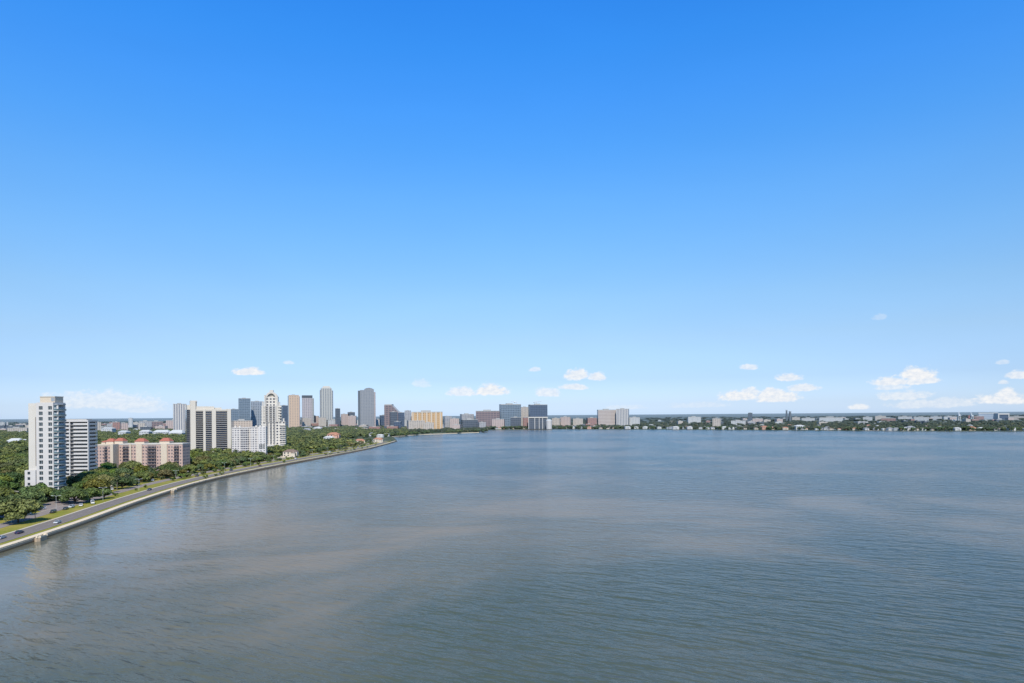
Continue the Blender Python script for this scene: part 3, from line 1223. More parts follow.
mb = MB()
out, inn = arch(265.0, 277.2, 398.5, 391.6), arch(266.8, 275.4, 398.5, 393.4)
for y0, y1 in ((4, 7), (20, 23)):
    for i in range(len(out) - 1):
        a, b, c, d = out[i], out[i + 1], inn[i + 1], inn[i]
        for (p, q) in ((a, b), (c, d)):
            mb.poly([(p[0], y0, p[1]), (q[0], y0, q[1]), (q[0], y1, q[1]), (p[0], y1, p[1])], M['white_warm'])
        mb.poly([(a[0], y0, a[1]), (d[0], y0, d[1]), (c[0], y0, c[1]), (b[0], y0, b[1])], M['white_warm'])
mb.build('crown_arch', M['white_warm'], root)
mb = MB()
for i in range(len(inn) - 1):
    a, b = inn[i], inn[i + 1]
    mb.poly([(a[0], 7, a[1]), (b[0], 7, b[1]), (b[0], 21, b[1]), (a[0], 21, a[1])], M['cream'])
mb.poly([(p[0], 7, p[1]) for p in reversed(inn)], M['cream'])
mb.build('vault', M['cream'], root)
mb = MB()
mb.box(lx6(269.2), lx6(273.0), 9, 18, lz6(393.4), lz6(389.8), M['white_warm'])
mb.build('lantern', M['white_warm'], root)
for a, t in ((262.2, 402), (264.2, 395.6), (276.4, 396.0), (278.4, 402.5), (282.8, 419)):
    mb = MB()
    mb.box(lx6(a), lx6(a + 1.5), 2.2, 5.5, lz6(422), lz6(t), M['white_warm'])
    mb.prism([(lx6(a) - .2, 2), (lx6(a + 1.5) + .2, 2), (lx6(a + 1.5) + .2, 5.7), (lx6(a) - .2, 5.7)], lz6(t), lz6(t) + .8, M['white_warm'])
    mb.build('turret', M['white_warm'], root)
mb = MB()
mb.box(lx6(264), lx6(286.4), -16, 1.5, 0, lz6(446.2), M['white_warm'])
mb.box(lx6(264), lx6(286.6), -16.3, 1.5, lz6(446.2), lz6(445.0), M['white'])
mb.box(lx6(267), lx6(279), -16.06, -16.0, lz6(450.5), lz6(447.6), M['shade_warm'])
mb.build('podium', None, root)
foot(ox + lx6(262), ox + lx6(287), EY - 16, EY + 30)

# ------------------------------------------------------------------ generic towers and blocks
def bld(name, px0, px1, py_top, Y, mat, label, cat, depth=None, turn=None, group=None, extra=None, cap=None):
    c = at((px0 + px1) / 2, py_top, Y)
    w = (px1 - px0) * Y / F
    h = c.z - LZ
    phi = math.atan2(c.x, Y)
    dl = turn if turn is not None else random.uniform(-.12, .2)
    w *= math.cos(phi)
    dd = depth or w * .9
    w0 = w
    w = max(w * .6, (w - dd * abs(math.sin(dl))) / math.cos(dl))
    root = empty(name, (c.x + math.copysign((w0 - w) / 2, dl) / math.cos(phi), Y, LZ), -phi + dl)
    tag(root, label, cat, group)
    d = dd
    mb = MB()
    mb.box(-w / 2, w / 2, 0, d, 0, h, mat)
    mb.build('wall', mat, root)
    mb = MB()
    if cap == 'flat' or cap is None:
        t = max(1.0, w * .03)
        for (x0, x1, y0, y1) in ((-w / 2 - .2, w / 2 + .2, -.2, .5), (-w / 2 - .2, w / 2 + .2, d - .5, d + .2), (-w / 2 - .2, -w / 2 + .5, .5, d - .5), (w / 2 - .5, w / 2 + .2, .5, d - .5)):
            mb.box(x0, x1, y0, y1, h, h + t, M['roof'])
        mb.box(-w * .2, w * .12, d * .3, d * .7, h, h + w * .06 + 1.5, M['roof'])
        mb.build('roof', M['roof'], root)
    if extra:
        extra(root, w, d, h)
    return root


def F_(nm, wall, glass, **k):
    return facade(nm, wall, glass, **k)


fm_blue = F_('blue_glass_wall', (.20, .25, .31), (0.062, 0.093, 0.130), pu=6.9, fu=(.1, .9), pz=7.2, fz=(.2, .9), blinds=0.32)
fm_blue2 = F_('grey_blue_wall', (.34, .37, .42), (0.093, 0.118, 0.155), pu=9.2, fu=(.25, .9), pz=7.2, fz=(.2, .8), blinds=0.48)
fm_navy = F_('navy_glass_wall', (.06, .09, .16), (0.019, 0.034, 0.074), pu=6.9, fu=(.08, .92), pz=6.8, fz=(.15, .9), blinds=0.16)
fm_tan = F_('tan_wall', (.64, .44, .29), (0.211, 0.174, 0.155), pu=9.2, fu=(.3, .7), pz=6.8, fz=(.3, .7), blinds=0.64)
fm_mauve = F_('mauve_wall', (.52, .44, .43), (0.186, 0.174, 0.192), pu=7.4, fu=(.35, .8), pz=7.2, fz=(.1, .9), blinds=0.48)
fm_pale = F_('pale_grey_wall', (.50, .475, .42), (0.211, 0.217, 0.223), pu=9.7, fu=(.45, .9), pz=7.2, fz=(.08, .98), blinds=0.32)
fm_silver = F_('silver_wall', (.29, .285, .29), (0.170, 0.179, 0.209), pu=6.2, fu=(.3, .85), pz=5.8, fz=(.2, .85), blinds=0.48)
fm_dark = F_('dark_wall', (.09, .10, .13), (0.031, 0.037, 0.056), pu=6.9, fu=(.1, .9), pz=6.8, fz=(.2, .9), blinds=0.16)
fm_brown = F_('brown_wall', (.25, .16, .15), (0.081, 0.062, 0.074), pu=11.5, fu=(.15, .85), pz=7.6, fz=(.3, .8), blinds=0.32)
fm_pinkw = F_('pinkish_wall', (.56, .42, .36), (0.201, 0.170, 0.170), pu=6.4, fu=(.25, .75), pz=4.6, fz=(.25, .75), blinds=0.64)
fm_white = F_('white_block_wall', (.60, .585, .56), (0.201, 0.209, 0.232), pu=6.7, fu=(.2, .8), pz=4.4, fz=(.3, .75), blinds=0.64, roof=(.6, .6, .58))
fm_grey = F_('grey_block_wall', (.42, .40, .40), (0.124, 0.124, 0.140), pu=6.4, fu=(.15, .85), pz=4.8, fz=(.3, .8), blinds=0.64)
fm_beige = F_('beige_block_wall', (.58, .49, .40), (0.186, 0.163, 0.155), pu=6.0, fu=(.2, .8), pz=4.2, fz=(.25, .75), blinds=0.64, roof=(.5, .47, .43))
fm_red = F_('brick_block_wall', (.36, .17, .13), (0.109, 0.085, 0.092), pu=7.4, fu=(.2, .75), pz=5.3, fz=(.3, .75), blinds=0.64)
fm_yellow = F_('yellow_wall', (.62, .38, .17), (0.260, 0.149, 0.056), pu=8.0, fu=(.3, .75), pz=6.1, fz=(.3, .75), blinds=0.48, roof=(.6, .5, .35))
fm_stripe = F_('striped_hotel_wall', (.66, .60, .54), (.16, .17, .21), pu=6.5, fu=(.45, .95), pz=3.2, fz=(.05, .95), blinds=.2)

bld('hotel_tower', 173, 186.5, 404.2, 2100, fm_stripe, 'dark striped tower just left of the beige tower', 'tower', 30)
bld('office_block', 229.5, 238.5, 409.3, 2800, fm_blue, 'low dark blue office tower right behind the beige tower', 'office tower')
bld('office_tower', 238.3, 250.5, 398.6, 2900, fm_blue, 'blue-grey glass skyscraper left of the stepped tower', 'skyscraper')
bld('office_tower', 250.9, 263.5, 401.6, 3000, fm_blue2, 'wide grey-blue skyscraper immediately behind the stepped tower', 'skyscraper')
bld('office_tower', 280.0, 288.6, 405.6, 3100, fm_navy, 'dark navy office tower between the stepped tower and the tan skyscraper', 'office tower')


def tan_side(root, w, d, h):
    mb = MB()
    mb.box(-w / 2 - w * .1, -w / 2 - .05, d * .05, d * .9, 0, h * .985, M['grey_metal'])  # added dark grey box: the tower's shaded left face, put in as colour
    mb.build('shade_toned_side', M['grey_metal'], root)
    mb = MB()
    mb.box(w / 2 + .05, w / 2 + w * .11, d * .05, d * .9, 0, h * .97, fm_pinkw)
    mb.build('side_wing', None, root)


bld('office_tower', 288.6, 298.9, 395.2, 2800, fm_tan, 'tan slab skyscraper with plain orange-beige front', 'skyscraper', turn=.03, extra=tan_side)


def dark_cap(root, w, d, h):
    mb = MB()
    mb.box(-w / 2 - .4, w / 2 + .4, -.4, d + .4, h - 8, h + 3, M['shade'])
    mb.build('dark_top', M['shade'], root)
    mb = MB()
    mb.box(w / 2 + .1, w / 2 + w * .15, 2, d * .9, 0, h * .93, fm_pale)
    mb.build('side_wing', None, root)


bld('office_tower', 301.8, 312.4, 396.0, 3000, fm_mauve, 'mauve-grey skyscraper with a black band along its flat top', 'skyscraper', turn=.03, extra=dark_cap, cap='none')


def crown(root, w, d, h):
    mb = MB()
    mb.box(-w / 2 - w * .09, -w / 2 - .1, d * .1, d * .9, 0, h * .955, fm_silver)
    mb.box(w / 2 + .1, w / 2 + w * .11, d * .1, d * .9, 0, h * .945, fm_blue2)
    mb.build('shoulder', None, root)
    mb = MB()
    mb.box(-w * .40, w * .40, d * .1, d * .9, h, h + 5, M['white_warm'])
    mb.box(-w * .30, w * .30, d * .2, d * .8, h + 5, h + 10, M['beige'])
    mb.build('crown_top', None, root)


bld('office_tower', 320.6, 332.0, 388.3, 3000, fm_pale, 'tallest pale ribbed skyscraper with a stepped crown', 'skyscraper', turn=.03, extra=crown, cap='none')
bld('office_block', 335.2, 340.2, 408.6, 2900, fm_dark, 'narrow black tower between the two tallest skyscrapers', 'office tower')


def silver(root, w, d, h):
    mb = MB()
    mb.box(-w / 2 - w * .15, -w / 2 - .1, d * .1, d * .9, 0, h * .985, M['stack'])  # left face away from the sun: its shade is this box's dark colour
    mb.build('shade_toned_flank', M['stack'], root)
    mb = MB()
    mb.box(w / 2 + .1, w / 2 + w * .12, d * .15, d * .85, 0, h * .95, fm_mauve)
    mb.build('side_wing', None, root)
    mb = MB()
    k = 12
    pts = [(-w * .2 + w * .7 * i / k, h + 9 * math.sin(PI * (.15 + .75 * i / k))) for i in range(k + 1)]
    for i in range(k):
        a, b = pts[i], pts[i + 1]
        mb.poly([(a[0], 0, h), (b[0], 0, h), (b[0], 0, b[1]), (a[0], 0, a[1])], fm_silver)
        mb.poly([(a[0], 0, a[1]), (b[0], 0, b[1]), (b[0], d, b[1]), (a[0], d, a[1])], M['grey_metal'])
    mb.build('curved_top', None, root)


bld('office_tower', 359.8, 374.0, 390.0, 2700, fm_silver, 'silver skyscraper with shaded dark left flank and curved top, standing apart', 'skyscraper', turn=.03, extra=silver, cap='none')


def slant(name, px0, px1, px2, ytop, ylow, Y, mat, label):
    c = at((px0 + px2) / 2, ytop, Y)
    root = empty(name, (c.x, Y, LZ))
    tag(root, label, 'office building')
    m = Y / F
    x0, x1, x2 = (px0 - (px0 + px2) / 2) * m, (px1 - (px0 + px2) / 2) * m, (px2 - (px0 + px2) / 2) * m
    h, hl = c.z - LZ, at(px2, ylow, Y).z - LZ
    prof = [(x0, 0), (x2, 0), (x2, hl), (x1, h), (x0, h)]
    d = 50
    mb = MB()
    for i in range(5):
        a, b = prof[i], prof[(i + 1) % 5]
        mb.poly([(a[0], 0, a[1]), (a[0], d, a[1]), (b[0], d, b[1]), (b[0], 0, b[1])], mat)
    mb.poly([(p[0], 0, p[1]) for p in prof], mat)
    mb.poly([(p[0], d, p[1]) for p in reversed(prof)], mat)
    mb.build('wall', mat, root)
    mb = MB()
    mb.box(x0, x1, 5, d - 5, h, h + 4, M['roof'])
    mb.build('roof', M['roof'], root)


slant('office_building', 384.2, 391.5, 398.5, 405.2, 412.5, 2600, fm_brown, 'brown office building with a sloping roof right of the silver skyscraper')
SMALL = [
    # name, px0, px1, top, Y, mat, label
    ('office_building', 379.5, 389, 415.4, 2750, fm_navy, 'blue glass office building below the sloping brown building'),
    ('office_building', 389.5, 397.5, 412.0, 2500, fm_dark, 'low dark office building joined to the foot of the sloping brown building'),
    ('office_building', 398, 404.5, 412.6, 2550, fm_navy, 'dark blue block between the sloping brown building and the yellow one'),
    ('office_building', 404.6, 411, 410.8, 2700, fm_grey, 'grey block directly left of the yellow building'),
    ('parking_garage', 388, 407, 420.0, 2650, fm_white, 'white flat-roofed low building below the sloping brown building'),
    ('office_building', 394, 401.5, 421.8, 2350, fm_navy, 'small dark blue building in front of the white flat-roofed one'),
    ('apartment_block', 407, 425, 421.0, 2240, fm_beige, 'beige low block at the foot of the yellow building'),
    ('apartment_block', 423, 434, 423.0, 2200, fm_beige, 'low cream block in front of the yellow building near the water'),
    ('office_building', 443.5, 452, 416.6, 2500, fm_grey, 'grey low building right of the yellow building'),
    ('office_building', 450, 459, 418.6, 2450, fm_pinkw, 'pinkish low building right of the yellow building'),
    ('apartment_block', 460, 474, 414.4, 2750, fm_grey, 'grey mid-rise with dark windows left of the hospital cluster'),
    ('hospital_wing', 461, 478, 420.0, 2480, fm_dark, 'dark glazed wing under a white roof near the water'),
    ('apartment_block', 452, 461, 425.0, 2250, fm_pinkw, 'small pink waterside building below the grey mid-rise'),
    ('hospital_wing', 475.8, 500, 411.4, 2700, fm_brown, 'dark reddish hospital wing left of the grey glass block'),
    ('hospital_block', 499.2, 521.2, 404.8, 2750, fm_blue, 'grey-blue glass hospital block with tall flat front'),
    ('hospital_block', 520.6, 529, 407.2, 2850, fm_beige, 'beige shaft between the two glass hospital blocks'),
    ('hospital_block', 528.3, 547.6, 405.0, 2700, fm_navy, 'dark navy glass hospital block above a white podium'),
    ('hospital_wing', 510.5, 521, 417.6, 2500, fm_dark, 'dark purple low wing in front of the grey glass hospital block'),
    ('hospital_wing', 492, 505, 419.4, 2480, fm_pinkw, 'pinkish brick low wing at the water left of the dark purple wing'),
    ('hospital_wing', 522.8, 528.2, 417.5, 2490, fm_red, 'narrow red brick wing left of the white podium'),
    ('hospital_wing', 478, 486, 422.5, 2450, fm_grey, 'grey waterside wing at the left end of the hospital cluster'),
    ('apartment_block', 552, 560, 418.4, 2800, fm_beige, 'beige block first to the right of the hospital cluster'),
    ('apartment_block', 560.5, 571, 417.2, 2850, fm_pinkw, 'salmon block second to the right of the hospital cluster'),
    ('apartment_block', 573, 583, 418.8, 2900, fm_beige, 'tan long block third to the right of the hospital cluster'),
    ('apartment_block', 586, 597, 418.0, 2900, fm_red, 'dull red block beside the wide white hospital building'),
    ('hospital_block', 597, 616.2, 410.2, 2900, F_('wide_hospital_wall', (.55, .47, .41), (.30, .20, .17), pu=5, fu=(.2, .9), pz=6, fz=(.3, .8), blinds=.2), 'wide beige building with brown centre on the far shore'),
    ('hospital_block', 616.2, 629.2, 409.2, 2870, fm_stripe, 'white striped taller end of the wide building on the far shore'),
    ('warehouse', 629.4, 640, 417.6, 2880, fm_white, 'white low building right of the striped hospital end'),
    ('apartment_block', 712.5, 721.0, 418.6, 2350, fm_beige, 'square cream block among trees midway along the far shore'),
    ('office_building', 748.0, 752.5, 412.9, 4300, fm_dark, 'small dark block on the horizon above the far shore'),
    ('warehouse', 687, 701, 417.2, 3600, fm_white, 'whitish depot left of the square cream block'),
    ('warehouse', 731, 746, 421.0, 2900, fm_white, 'low white building right of the square cream block'),
    ('warehouse', 752, 763, 418.8, 3500, fm_pinkw, 'pinkish long roofed depot below the small dark block'),
    ('warehouse', 792, 800, 417.4, 3900, fm_beige, 'tan building beside the twin dark chimneys'),
    ('warehouse', 801.5, 815, 418.4, 3700, fm_white, 'white warehouse right of the twin chimneys'),
    ('warehouse', 818.5, 843, 418.0, 3900, fm_white, 'very long white pinkish warehouse roof behind the trees'),
    ('warehouse', 863, 872.5, 417.2, 3900, fm_white, 'small bright white warehouse left of the red roofed shed'),
    ('warehouse', 874.5, 886, 416.2, 4200, fm_beige, 'cream warehouse touching the red roofed shed'),
    ('warehouse', 881, 896, 418.4, 3800, fm_red, 'red roofed shed behind the trees of the far shore'),
    ('warehouse', 898, 912, 416.8, 4200, fm_white, 'white warehouse right of the red roofed shed'),
    ('warehouse', 914, 929, 417.4, 4000, fm_white, 'white warehouse midway between red shed and port cranes'),
    ('warehouse', 930.5, 942, 416.8, 4200, fm_white, 'pale warehouse left of the port cranes'),
    ('warehouse', 942.5, 957.5, 416.8, 4100, fm_white, 'long white warehouse next to the port cranes'),
    ('warehouse', 973, 984, 416.4, 4300, fm_red, 'red steel shed between the port cranes and the long white hall'),
    ('warehouse', 1010, 1024, 416.6, 4000, fm_beige, 'beige shed right of the white framed dark block'),
    ('office_building', 301, 311, 418.2, 2950, fm_beige, 'tan low block at the foot of the mauve skyscraper'),
    ('office_building', 309.5, 319, 416.2, 3050, fm_pinkw, 'pinkish low block left of the tallest skyscraper'),
    ('office_building', 318.5, 326, 417.6, 2930, fm_beige, 'beige block at the foot of the tallest skyscraper'),
    ('office_building', 326.5, 340, 420.2, 2950, fm_white, 'white low building in front of the narrow black tower'),
    ('office_building', 340.8, 348, 414.2, 3100, fm_pinkw, 'pale pink block right of the narrow black tower'),
    ('office_building', 348, 356.6, 416.0, 3000, fm_pinkw, 'pink block left of the silver skyscraper'),
    ('office_building', 347.6, 355, 412.3, 3100, fm_dark, 'dark domed-looking block behind the pink one left of the silver skyscraper'),
    ('office_building', 357, 371, 420.2, 2850, fm_white, 'white low building at the foot of the silver skyscraper'),
    ('office_building', 372, 383, 419.8, 2850, fm_white, 'white long low building right of the silver skyscraper'),
    ('apartment_block', 231, 252.5, 421.0, 1250, F_('tan_low_wall', (.60, .48, .38), (.30, .24, .20), pu=4.5, fu=(.2, .8), pz=3.4, fz=(.3, .75), blinds=.3), 'tan flat-roofed block just behind the white flats'),
    ('apartment_block', 166, 186, 420.6, 2650, fm_pinkw, 'pinkish tan low block below the dark striped tower'),
    ('warehouse', 139, 152, 421.5, 2600, fm_grey, 'grey mid-rise on the left horizon above the woods'),
    ('office_building', 128.5, 133, 418.2, 3000, fm_white, 'white square block on the left horizon above the woods'),
    ('warehouse', 112.5, 121, 422.3, 2500, fm_red, 'reddish block on the left horizon above the woods'),
    ('warehouse', 120.5, 128, 423.2, 2400, fm_pinkw, 'rose coloured block on the left horizon above the woods'),
    ('warehouse', 138, 145.5, 423.4, 2400, fm_beige, 'cream block right of the rose coloured one'),
    ('warehouse', 95.5, 101, 422.4, 2300, fm_beige, 'tan block just right of the banded slab of flats'),
    ('warehouse', 150, 163, 421.6, 2700, fm_brown, 'dark brown low block above the woods near the striped tower'),
    ('warehouse', 0, 4.5, 422.3, 2900, fm_white, 'white block at the far left edge on the horizon'),
    ('warehouse', 6.4, 8.2, 422.0, 2900, fm_white, 'narrow white block near the left edge on the horizon'),
    ('warehouse', 7, 27, 428.2, 2300, fm_beige, 'long pale beige depot behind the woods left of the white tower'),
]
for nm, a, b, t, Y, mt, lab in SMALL:
    bld(nm, a, b, t, Y, mt, lab, {'warehouse': 'warehouse', 'hospital_block': 'hospital', 'hospital_wing': 'hospital'}.get(nm, 'building'), depth=min(40, (b - a) * Y / F * .8 + 8))

# white gabled hall among the woods, left of the tower
def gable_hall(px0, px1, ridge, eave, Y, label, wallm, roofm, name='hall', d=22):
    c = at((px0 + px1) / 2, eave, Y)
    w = (px1 - px0) * Y / F
    h, hr = c.z - LZ, at((px0 + px1) / 2, ridge, Y).z - LZ
    root = empty(name, (c.x, Y, LZ))
    tag(root, label, name.replace('_', ' '))
    mb = MB()
    mb.box(-w / 2, w / 2, 0, d, 0, h, wallm)
    mb.build('wall', wallm, root)
    mb = MB()
    e = .8
    A = [(-w / 2 - e, -e, h), (w / 2 + e, -e, h), (w / 2 + e, d + e, h), (-w / 2 - e, d + e, h)]
    B = [(-w * .36, d / 2, hr), (w * .36, d / 2, hr)]
    mb.poly([A[0], A[1], B[1], B[0]], roofm)
    mb.poly([A[2], A[3], B[0], B[1]], roofm)
    mb.poly([A[1], A[2], B[1]], roofm)
    mb.poly([A[3], A[0], B[0]], roofm)
    mb.build('roof', roofm, root)
    return root


gable_hall(5.5, 18, 438.4, 441.6, 1300, 'white hipped roof hall among the woods at the left edge', fm_white, M['roof_white'])
gable_hall(17, 29, 439.4, 441.8, 1330, 'pale long hall touching the left side of the white tower', fm_white, M['roof_white'])
gable_hall(118, 126, 430.5, 432.0, 1750, 'small pale roof in the woods above the red tiled roofs', fm_white, M['roof_white'])
gable_hall(139, 148.5, 430.0, 431.8, 1800, 'white roofed shed in the middle of the woods', fm_white, M['roof_white'])
gable_hall(152.5, 168, 429.9, 432.2, 1800, 'long white roofed shed in the woods', fm_white, M['roof_white'])
gable_hall(168.5, 182, 430.0, 433.0, 1750, 'white roofed shed closest to the beige tower', fm_white, M['roof_white'])
gable_hall(101, 112, 427.4, 428.6, 2100, 'pale thin roof right of the banded slab', fm_white, M['roof_white'])

# yellow striped block
yb = bld('yellow_block', 411.5, 442.5, 412.6, 2250, fm_yellow, 'bright yellow block with pale vertical piers', 'apartment block', depth=40, turn=0.0)
wY = 31 * 2250 / F
mb = MB()
hY = at(427, 412.6, 2250).z - LZ
for k in range(7):
    x = -wY / 2 + wY * (k + .35) / 6.8
    mb.box(x - 2.2, x + 2.2, -1.6, -.02, 0, hY + 3, M['cream'])
mb.build('piers', M['cream'], yb)

# podium of the hospital: white frame with dark bays
root = empty('hospital_podium', (at(538, 424, 2440).x, 2440, LZ))
tag(root, 'white framed podium with dark bays under the navy glass block', 'hospital')
mm = 2440 / F
hp = at(538, 417.0, 2440).z - LZ
mb = MB()
mb.box(-9.6 * mm, 9.6 * mm, 1.5, 30, 0, hp - 3, fm_dark)
mb.build('wall', None, root)
mb = MB()
mb.box(-9.8 * mm, 9.8 * mm, -1, 31, hp - 3.5, hp + .5, M['white_warm'])
mb.build('roof', M['white'], root)
for k in (-9.3, -3.2, 1.2, 4.6, 9.2):
    mb = MB()
    mb.box((k - .3) * mm, (k + .3) * mm, -.6, 1.4, 0, hp - 3.5, M['white'])
    mb.build('column', M['white'], root)

# white round tank
c = at(549, 421, 2420)
root = empty('storage_tank', (c.x, 2420, LZ))
tag(root, 'white round domed tank right of the white podium', 'tank')
mb = MB()
rt = 2.9 * 2420 / F
hT = at(549, 420.6, 2420).z - LZ
mb.prism([(rt * math.cos(2 * PI * i / 24), rt * math.sin(2 * PI * i / 24)) for i in range(24)], 0, hT, M['white'])
mb.build('wall', M['white'], root)
mb = MB()
prev = None
for j in range(5):
    rr, zz = rt * math.cos(j * PI / 8.6), hT + rt * .5 * math.sin(j * PI / 8.6)
    cur = [(rr * math.cos(2 * PI * i / 24), rr * math.sin(2 * PI * i / 24), zz) for i in range(24)]
    if prev:
        for i in range(24):
            mb.poly([prev[i], prev[(i + 1) % 24], cur[(i + 1) % 24], cur[i]])
    prev = cur
mb.poly(prev)
mb.build('dome', M['roof_white'], root)

# twin chimneys
for px, t, lab in ((786.6, 410.0, 'taller and thinner of the twin dark chimneys on the far shore'), (790.0, 411.2, 'shorter and thicker of the twin dark chimneys on the far shore')):
    c = at(px, t, 3800)
    root = empty('chimney', (c.x, 3800, LZ))
    tag(root, lab, 'chimney', 'power station chimneys')
    r = 4.6 if px < 788 else 6.2
    mb = MB()
    mb.tube([(0, 0, 0), (0, 0, c.z - LZ)], [r * 1.25, r * .9], 14)
    mb.build('shaft', M['stack'], root)
    mb = MB()
    mb.tube([(0, 0, c.z - LZ - 6), (0, 0, c.z - LZ + .4)], [r * 1.05, r * 1.05], 14)
    mb.build('collar', M['grey_metal'], root)

# port hall: long white roof and white framed dark block
bld('port_hall', 978, 998, 413.0, 4300, F_('port_hall_wall', (.44, .49, .56), (.36, .42, .5), pu=8, fu=(.1, .9), pz=12, fz=(.2, .8), blinds=.2), 'long pale grey port hall with white roof edge', 'port building', depth=40, extra=lambda r_, w, d, h: [MBx for MBx in [MB()] if (MBx.box(-w / 2 - 1, w / 2 + 1, -1, d + 1, h - 6, h + 3, M['roof_white']), MBx.build('roof_edge', M['roof_white'], r_))], cap='none')
c = at(1003.5, 413.2, 4250)
root = empty('port_block', (c.x, 4250, LZ))
tag(root, 'dark blue block in a white frame at the far right shore', 'port building')
k = 4250 / F
h = c.z - LZ
mb = MB()
mb.box(-4.6 * k, 4.6 * k, .5, 40, 0, h - 9, pbr('port_blue', (.012, .025, .075), .8, .2, .1, .1))
mb.build('wall', None, root)
mb = MB()
mb.box(-5.8 * k, -4.6 * k, -3, 40, 0, h, M['white'])
mb.box(4.6 * k, 5.6 * k, -3, 40, 0, h, M['white'])
mb.box(-4.6 * k, 4.6 * k, -3, 40, h - 9, h, M['white'])
mb.build('frame', M['white'], root)


def port_crane(px, top, Y, mat, lean, label):
    c = at(px, top, Y)
    h = c.z - LZ
    root = empty('port_crane', (c.x, Y, LZ))
    tag(root, label, 'crane', 'cranes at the port')
    for sx in (-6, 6):
        for sy in (0, 14):
            mb = MB()
            mb.tube([(sx, sy, 0), (sx * .5, sy * .8 + 1, h * .55)], [1.5, 1.2], 6)
            mb.build('leg', mat, root)
    mb = MB()
    mb.box(-5, 5, 0, 13, h * .52, h * .62, mat)
    mb.build('machine_house', mat, root)
    mb = MB()
    mb.tube([(0, 6, h * .55), (lean * h, 6, h)], [2.0, 1.0], 6)
    mb.tube([(0, 6, h * .6), (-lean * h * .5 - 3, 6, h * .8), (lean * h, 6, h)], [.7, .7, .5], 5)
    mb.build('boom', mat, root)


port_crane(959.6, 410.6, 3700, M['crane_white'], .02, 'white upright port crane, first from the long white warehouse')
port_crane(972.6, 412.0, 3800, M['crane_white'], -.16, 'white port crane with boom leaning over the red shed')
port_crane(969.5, 415.2, 3900, M['crane_red'], .2, 'short red port crane beside the leaning white one')


def tower_crane(px, top, jib, Y, label):
    c = at(px, top, Y)
    h = c.z - LZ
    root = empty('tower_crane', (c.x, Y, LZ))
    tag(root, label, 'crane', 'construction cranes over the hospital')
    mb = MB()
    mb.tube([(0, 0, 0), (0, 0, h)], [1.3, 1.3], 4)
    mb.build('mast', M['crane_white'], root)
    mb = MB()
    mb.tube([(-12, 0, h - 3), (0, 0, h - 3), (jib, 0, h + 1)], [1.0, 1.0, .6], 4)
    mb.build('jib', M['crane_white'], root)
    mb = MB()
    mb.box(-13, -8, -1.2, 1.2, h - 6, h - 3.1, M['grey_metal'])
    mb.build('counterweight', M['grey_metal'], root)


tower_crane(517, 401.5, -26, 2800, 'tower crane above the grey-blue hospital block')
tower_crane(536.5, 401.2, 24, 2780, 'tower crane above the navy hospital block')

# ------------------------------------------------------------------ random low town blocks and houses
def house_mesh(wall, roofm, w, d, h, hr, wing=True):
    mb = MB()
    mb.box(-w / 2, w / 2, 0, d, 0, h, wall)

    def hip(x0, x1, y0, y1, z, zr):
        e = .6
        L = min(x1 - x0, y1 - y0) * .45
        A = [(x0 - e, y0 - e, z), (x1 + e, y0 - e, z), (x1 + e, y1 + e, z), (x0 - e, y1 + e, z)]
        ym = (y0 + y1) / 2
        B = [(x0 + L, ym, zr), (x1 - L, ym, zr)]
        mb.poly([A[0], A[1], B[1], B[0]], roofm)
        mb.poly([A[2], A[3], B[0], B[1]], roofm)
        mb.poly([A[1], A[2], B[1]], roofm)
        mb.poly([A[3], A[0], B[0]], roofm)
        mb.poly(list(reversed(A)), roofm)
    hip(-w / 2, w / 2, 0, d, h, hr)
    if wing:
        mb.box(w * .1, w * .38, -3.5, -.05, 0, h * .8, wall)
        hip(w * .1, w * .38, -3.5, 2.5, h * .8, hr * .86)
    for k in range(4):
        x = -w / 2 + w * (k + .5) / 4
        if wing and w * .08 < x < w * .4:
            continue
        mb.box(x - .9, x + .9, -.05, -.01, h * .15 + .4, h * .42, M['glass'])
        mb.box(x - .9, x + .9, -.05, -.01, h * .62, h * .88, M['glass'])
    return mb.mesh('house')


hw_ = pbr('house_white', (.56, .54, .51), .8, .2, .08, .2)
hc_ = pbr('house_cream', (.60, .52, .42), .8, .2, .08, .2)
hp_ = pbr('house_salmon', (.62, .36, .26), .8, .2, .08, .2)
hg_ = pbr('house_grey', (.36, .38, .40), .8, .2, .08, .2)
rt_ = pbr('roof_terracotta', (.42, .19, .11), .8, .2, .2, .5)
rg_ = pbr('roof_grey', (.27, .27, .29), .8, .2, .15, .5)
rb_ = pbr('roof_brown', (.20, .14, .11), .8, .2, .15, .5)
HM = [(house_mesh(hw_, rg_, 20, 13, 8, 11.5), 'white house with grey roof'), (house_mesh(hw_, M['roof_white'], 24, 14, 9, 12), 'white house with pale roof'),
      (house_mesh(hc_, rt_, 22, 13, 8, 11.5), 'cream house with terracotta roof'), (house_mesh(hp_, rt_, 20, 13, 8.5, 12), 'salmon house with terracotta roof'),
      (house_mesh(hg_, rg_, 22, 13, 8, 11, False), 'grey house with grey roof'), (house_mesh(hc_, rb_, 18, 12, 7, 10), 'cream house with brown roof')]


def put_house(k, p, rz, label, group, s=1.0):
    o = bpy.data.objects.new('house', HM[k][0])
    COL.objects.link(o)
    o.location = p
    o.rotation_euler = (0, 0, rz)
    o.scale = (s,) * 3
    tag(o, label, 'house', group)
    return o


rg = random.Random(77)
shore_taken = []
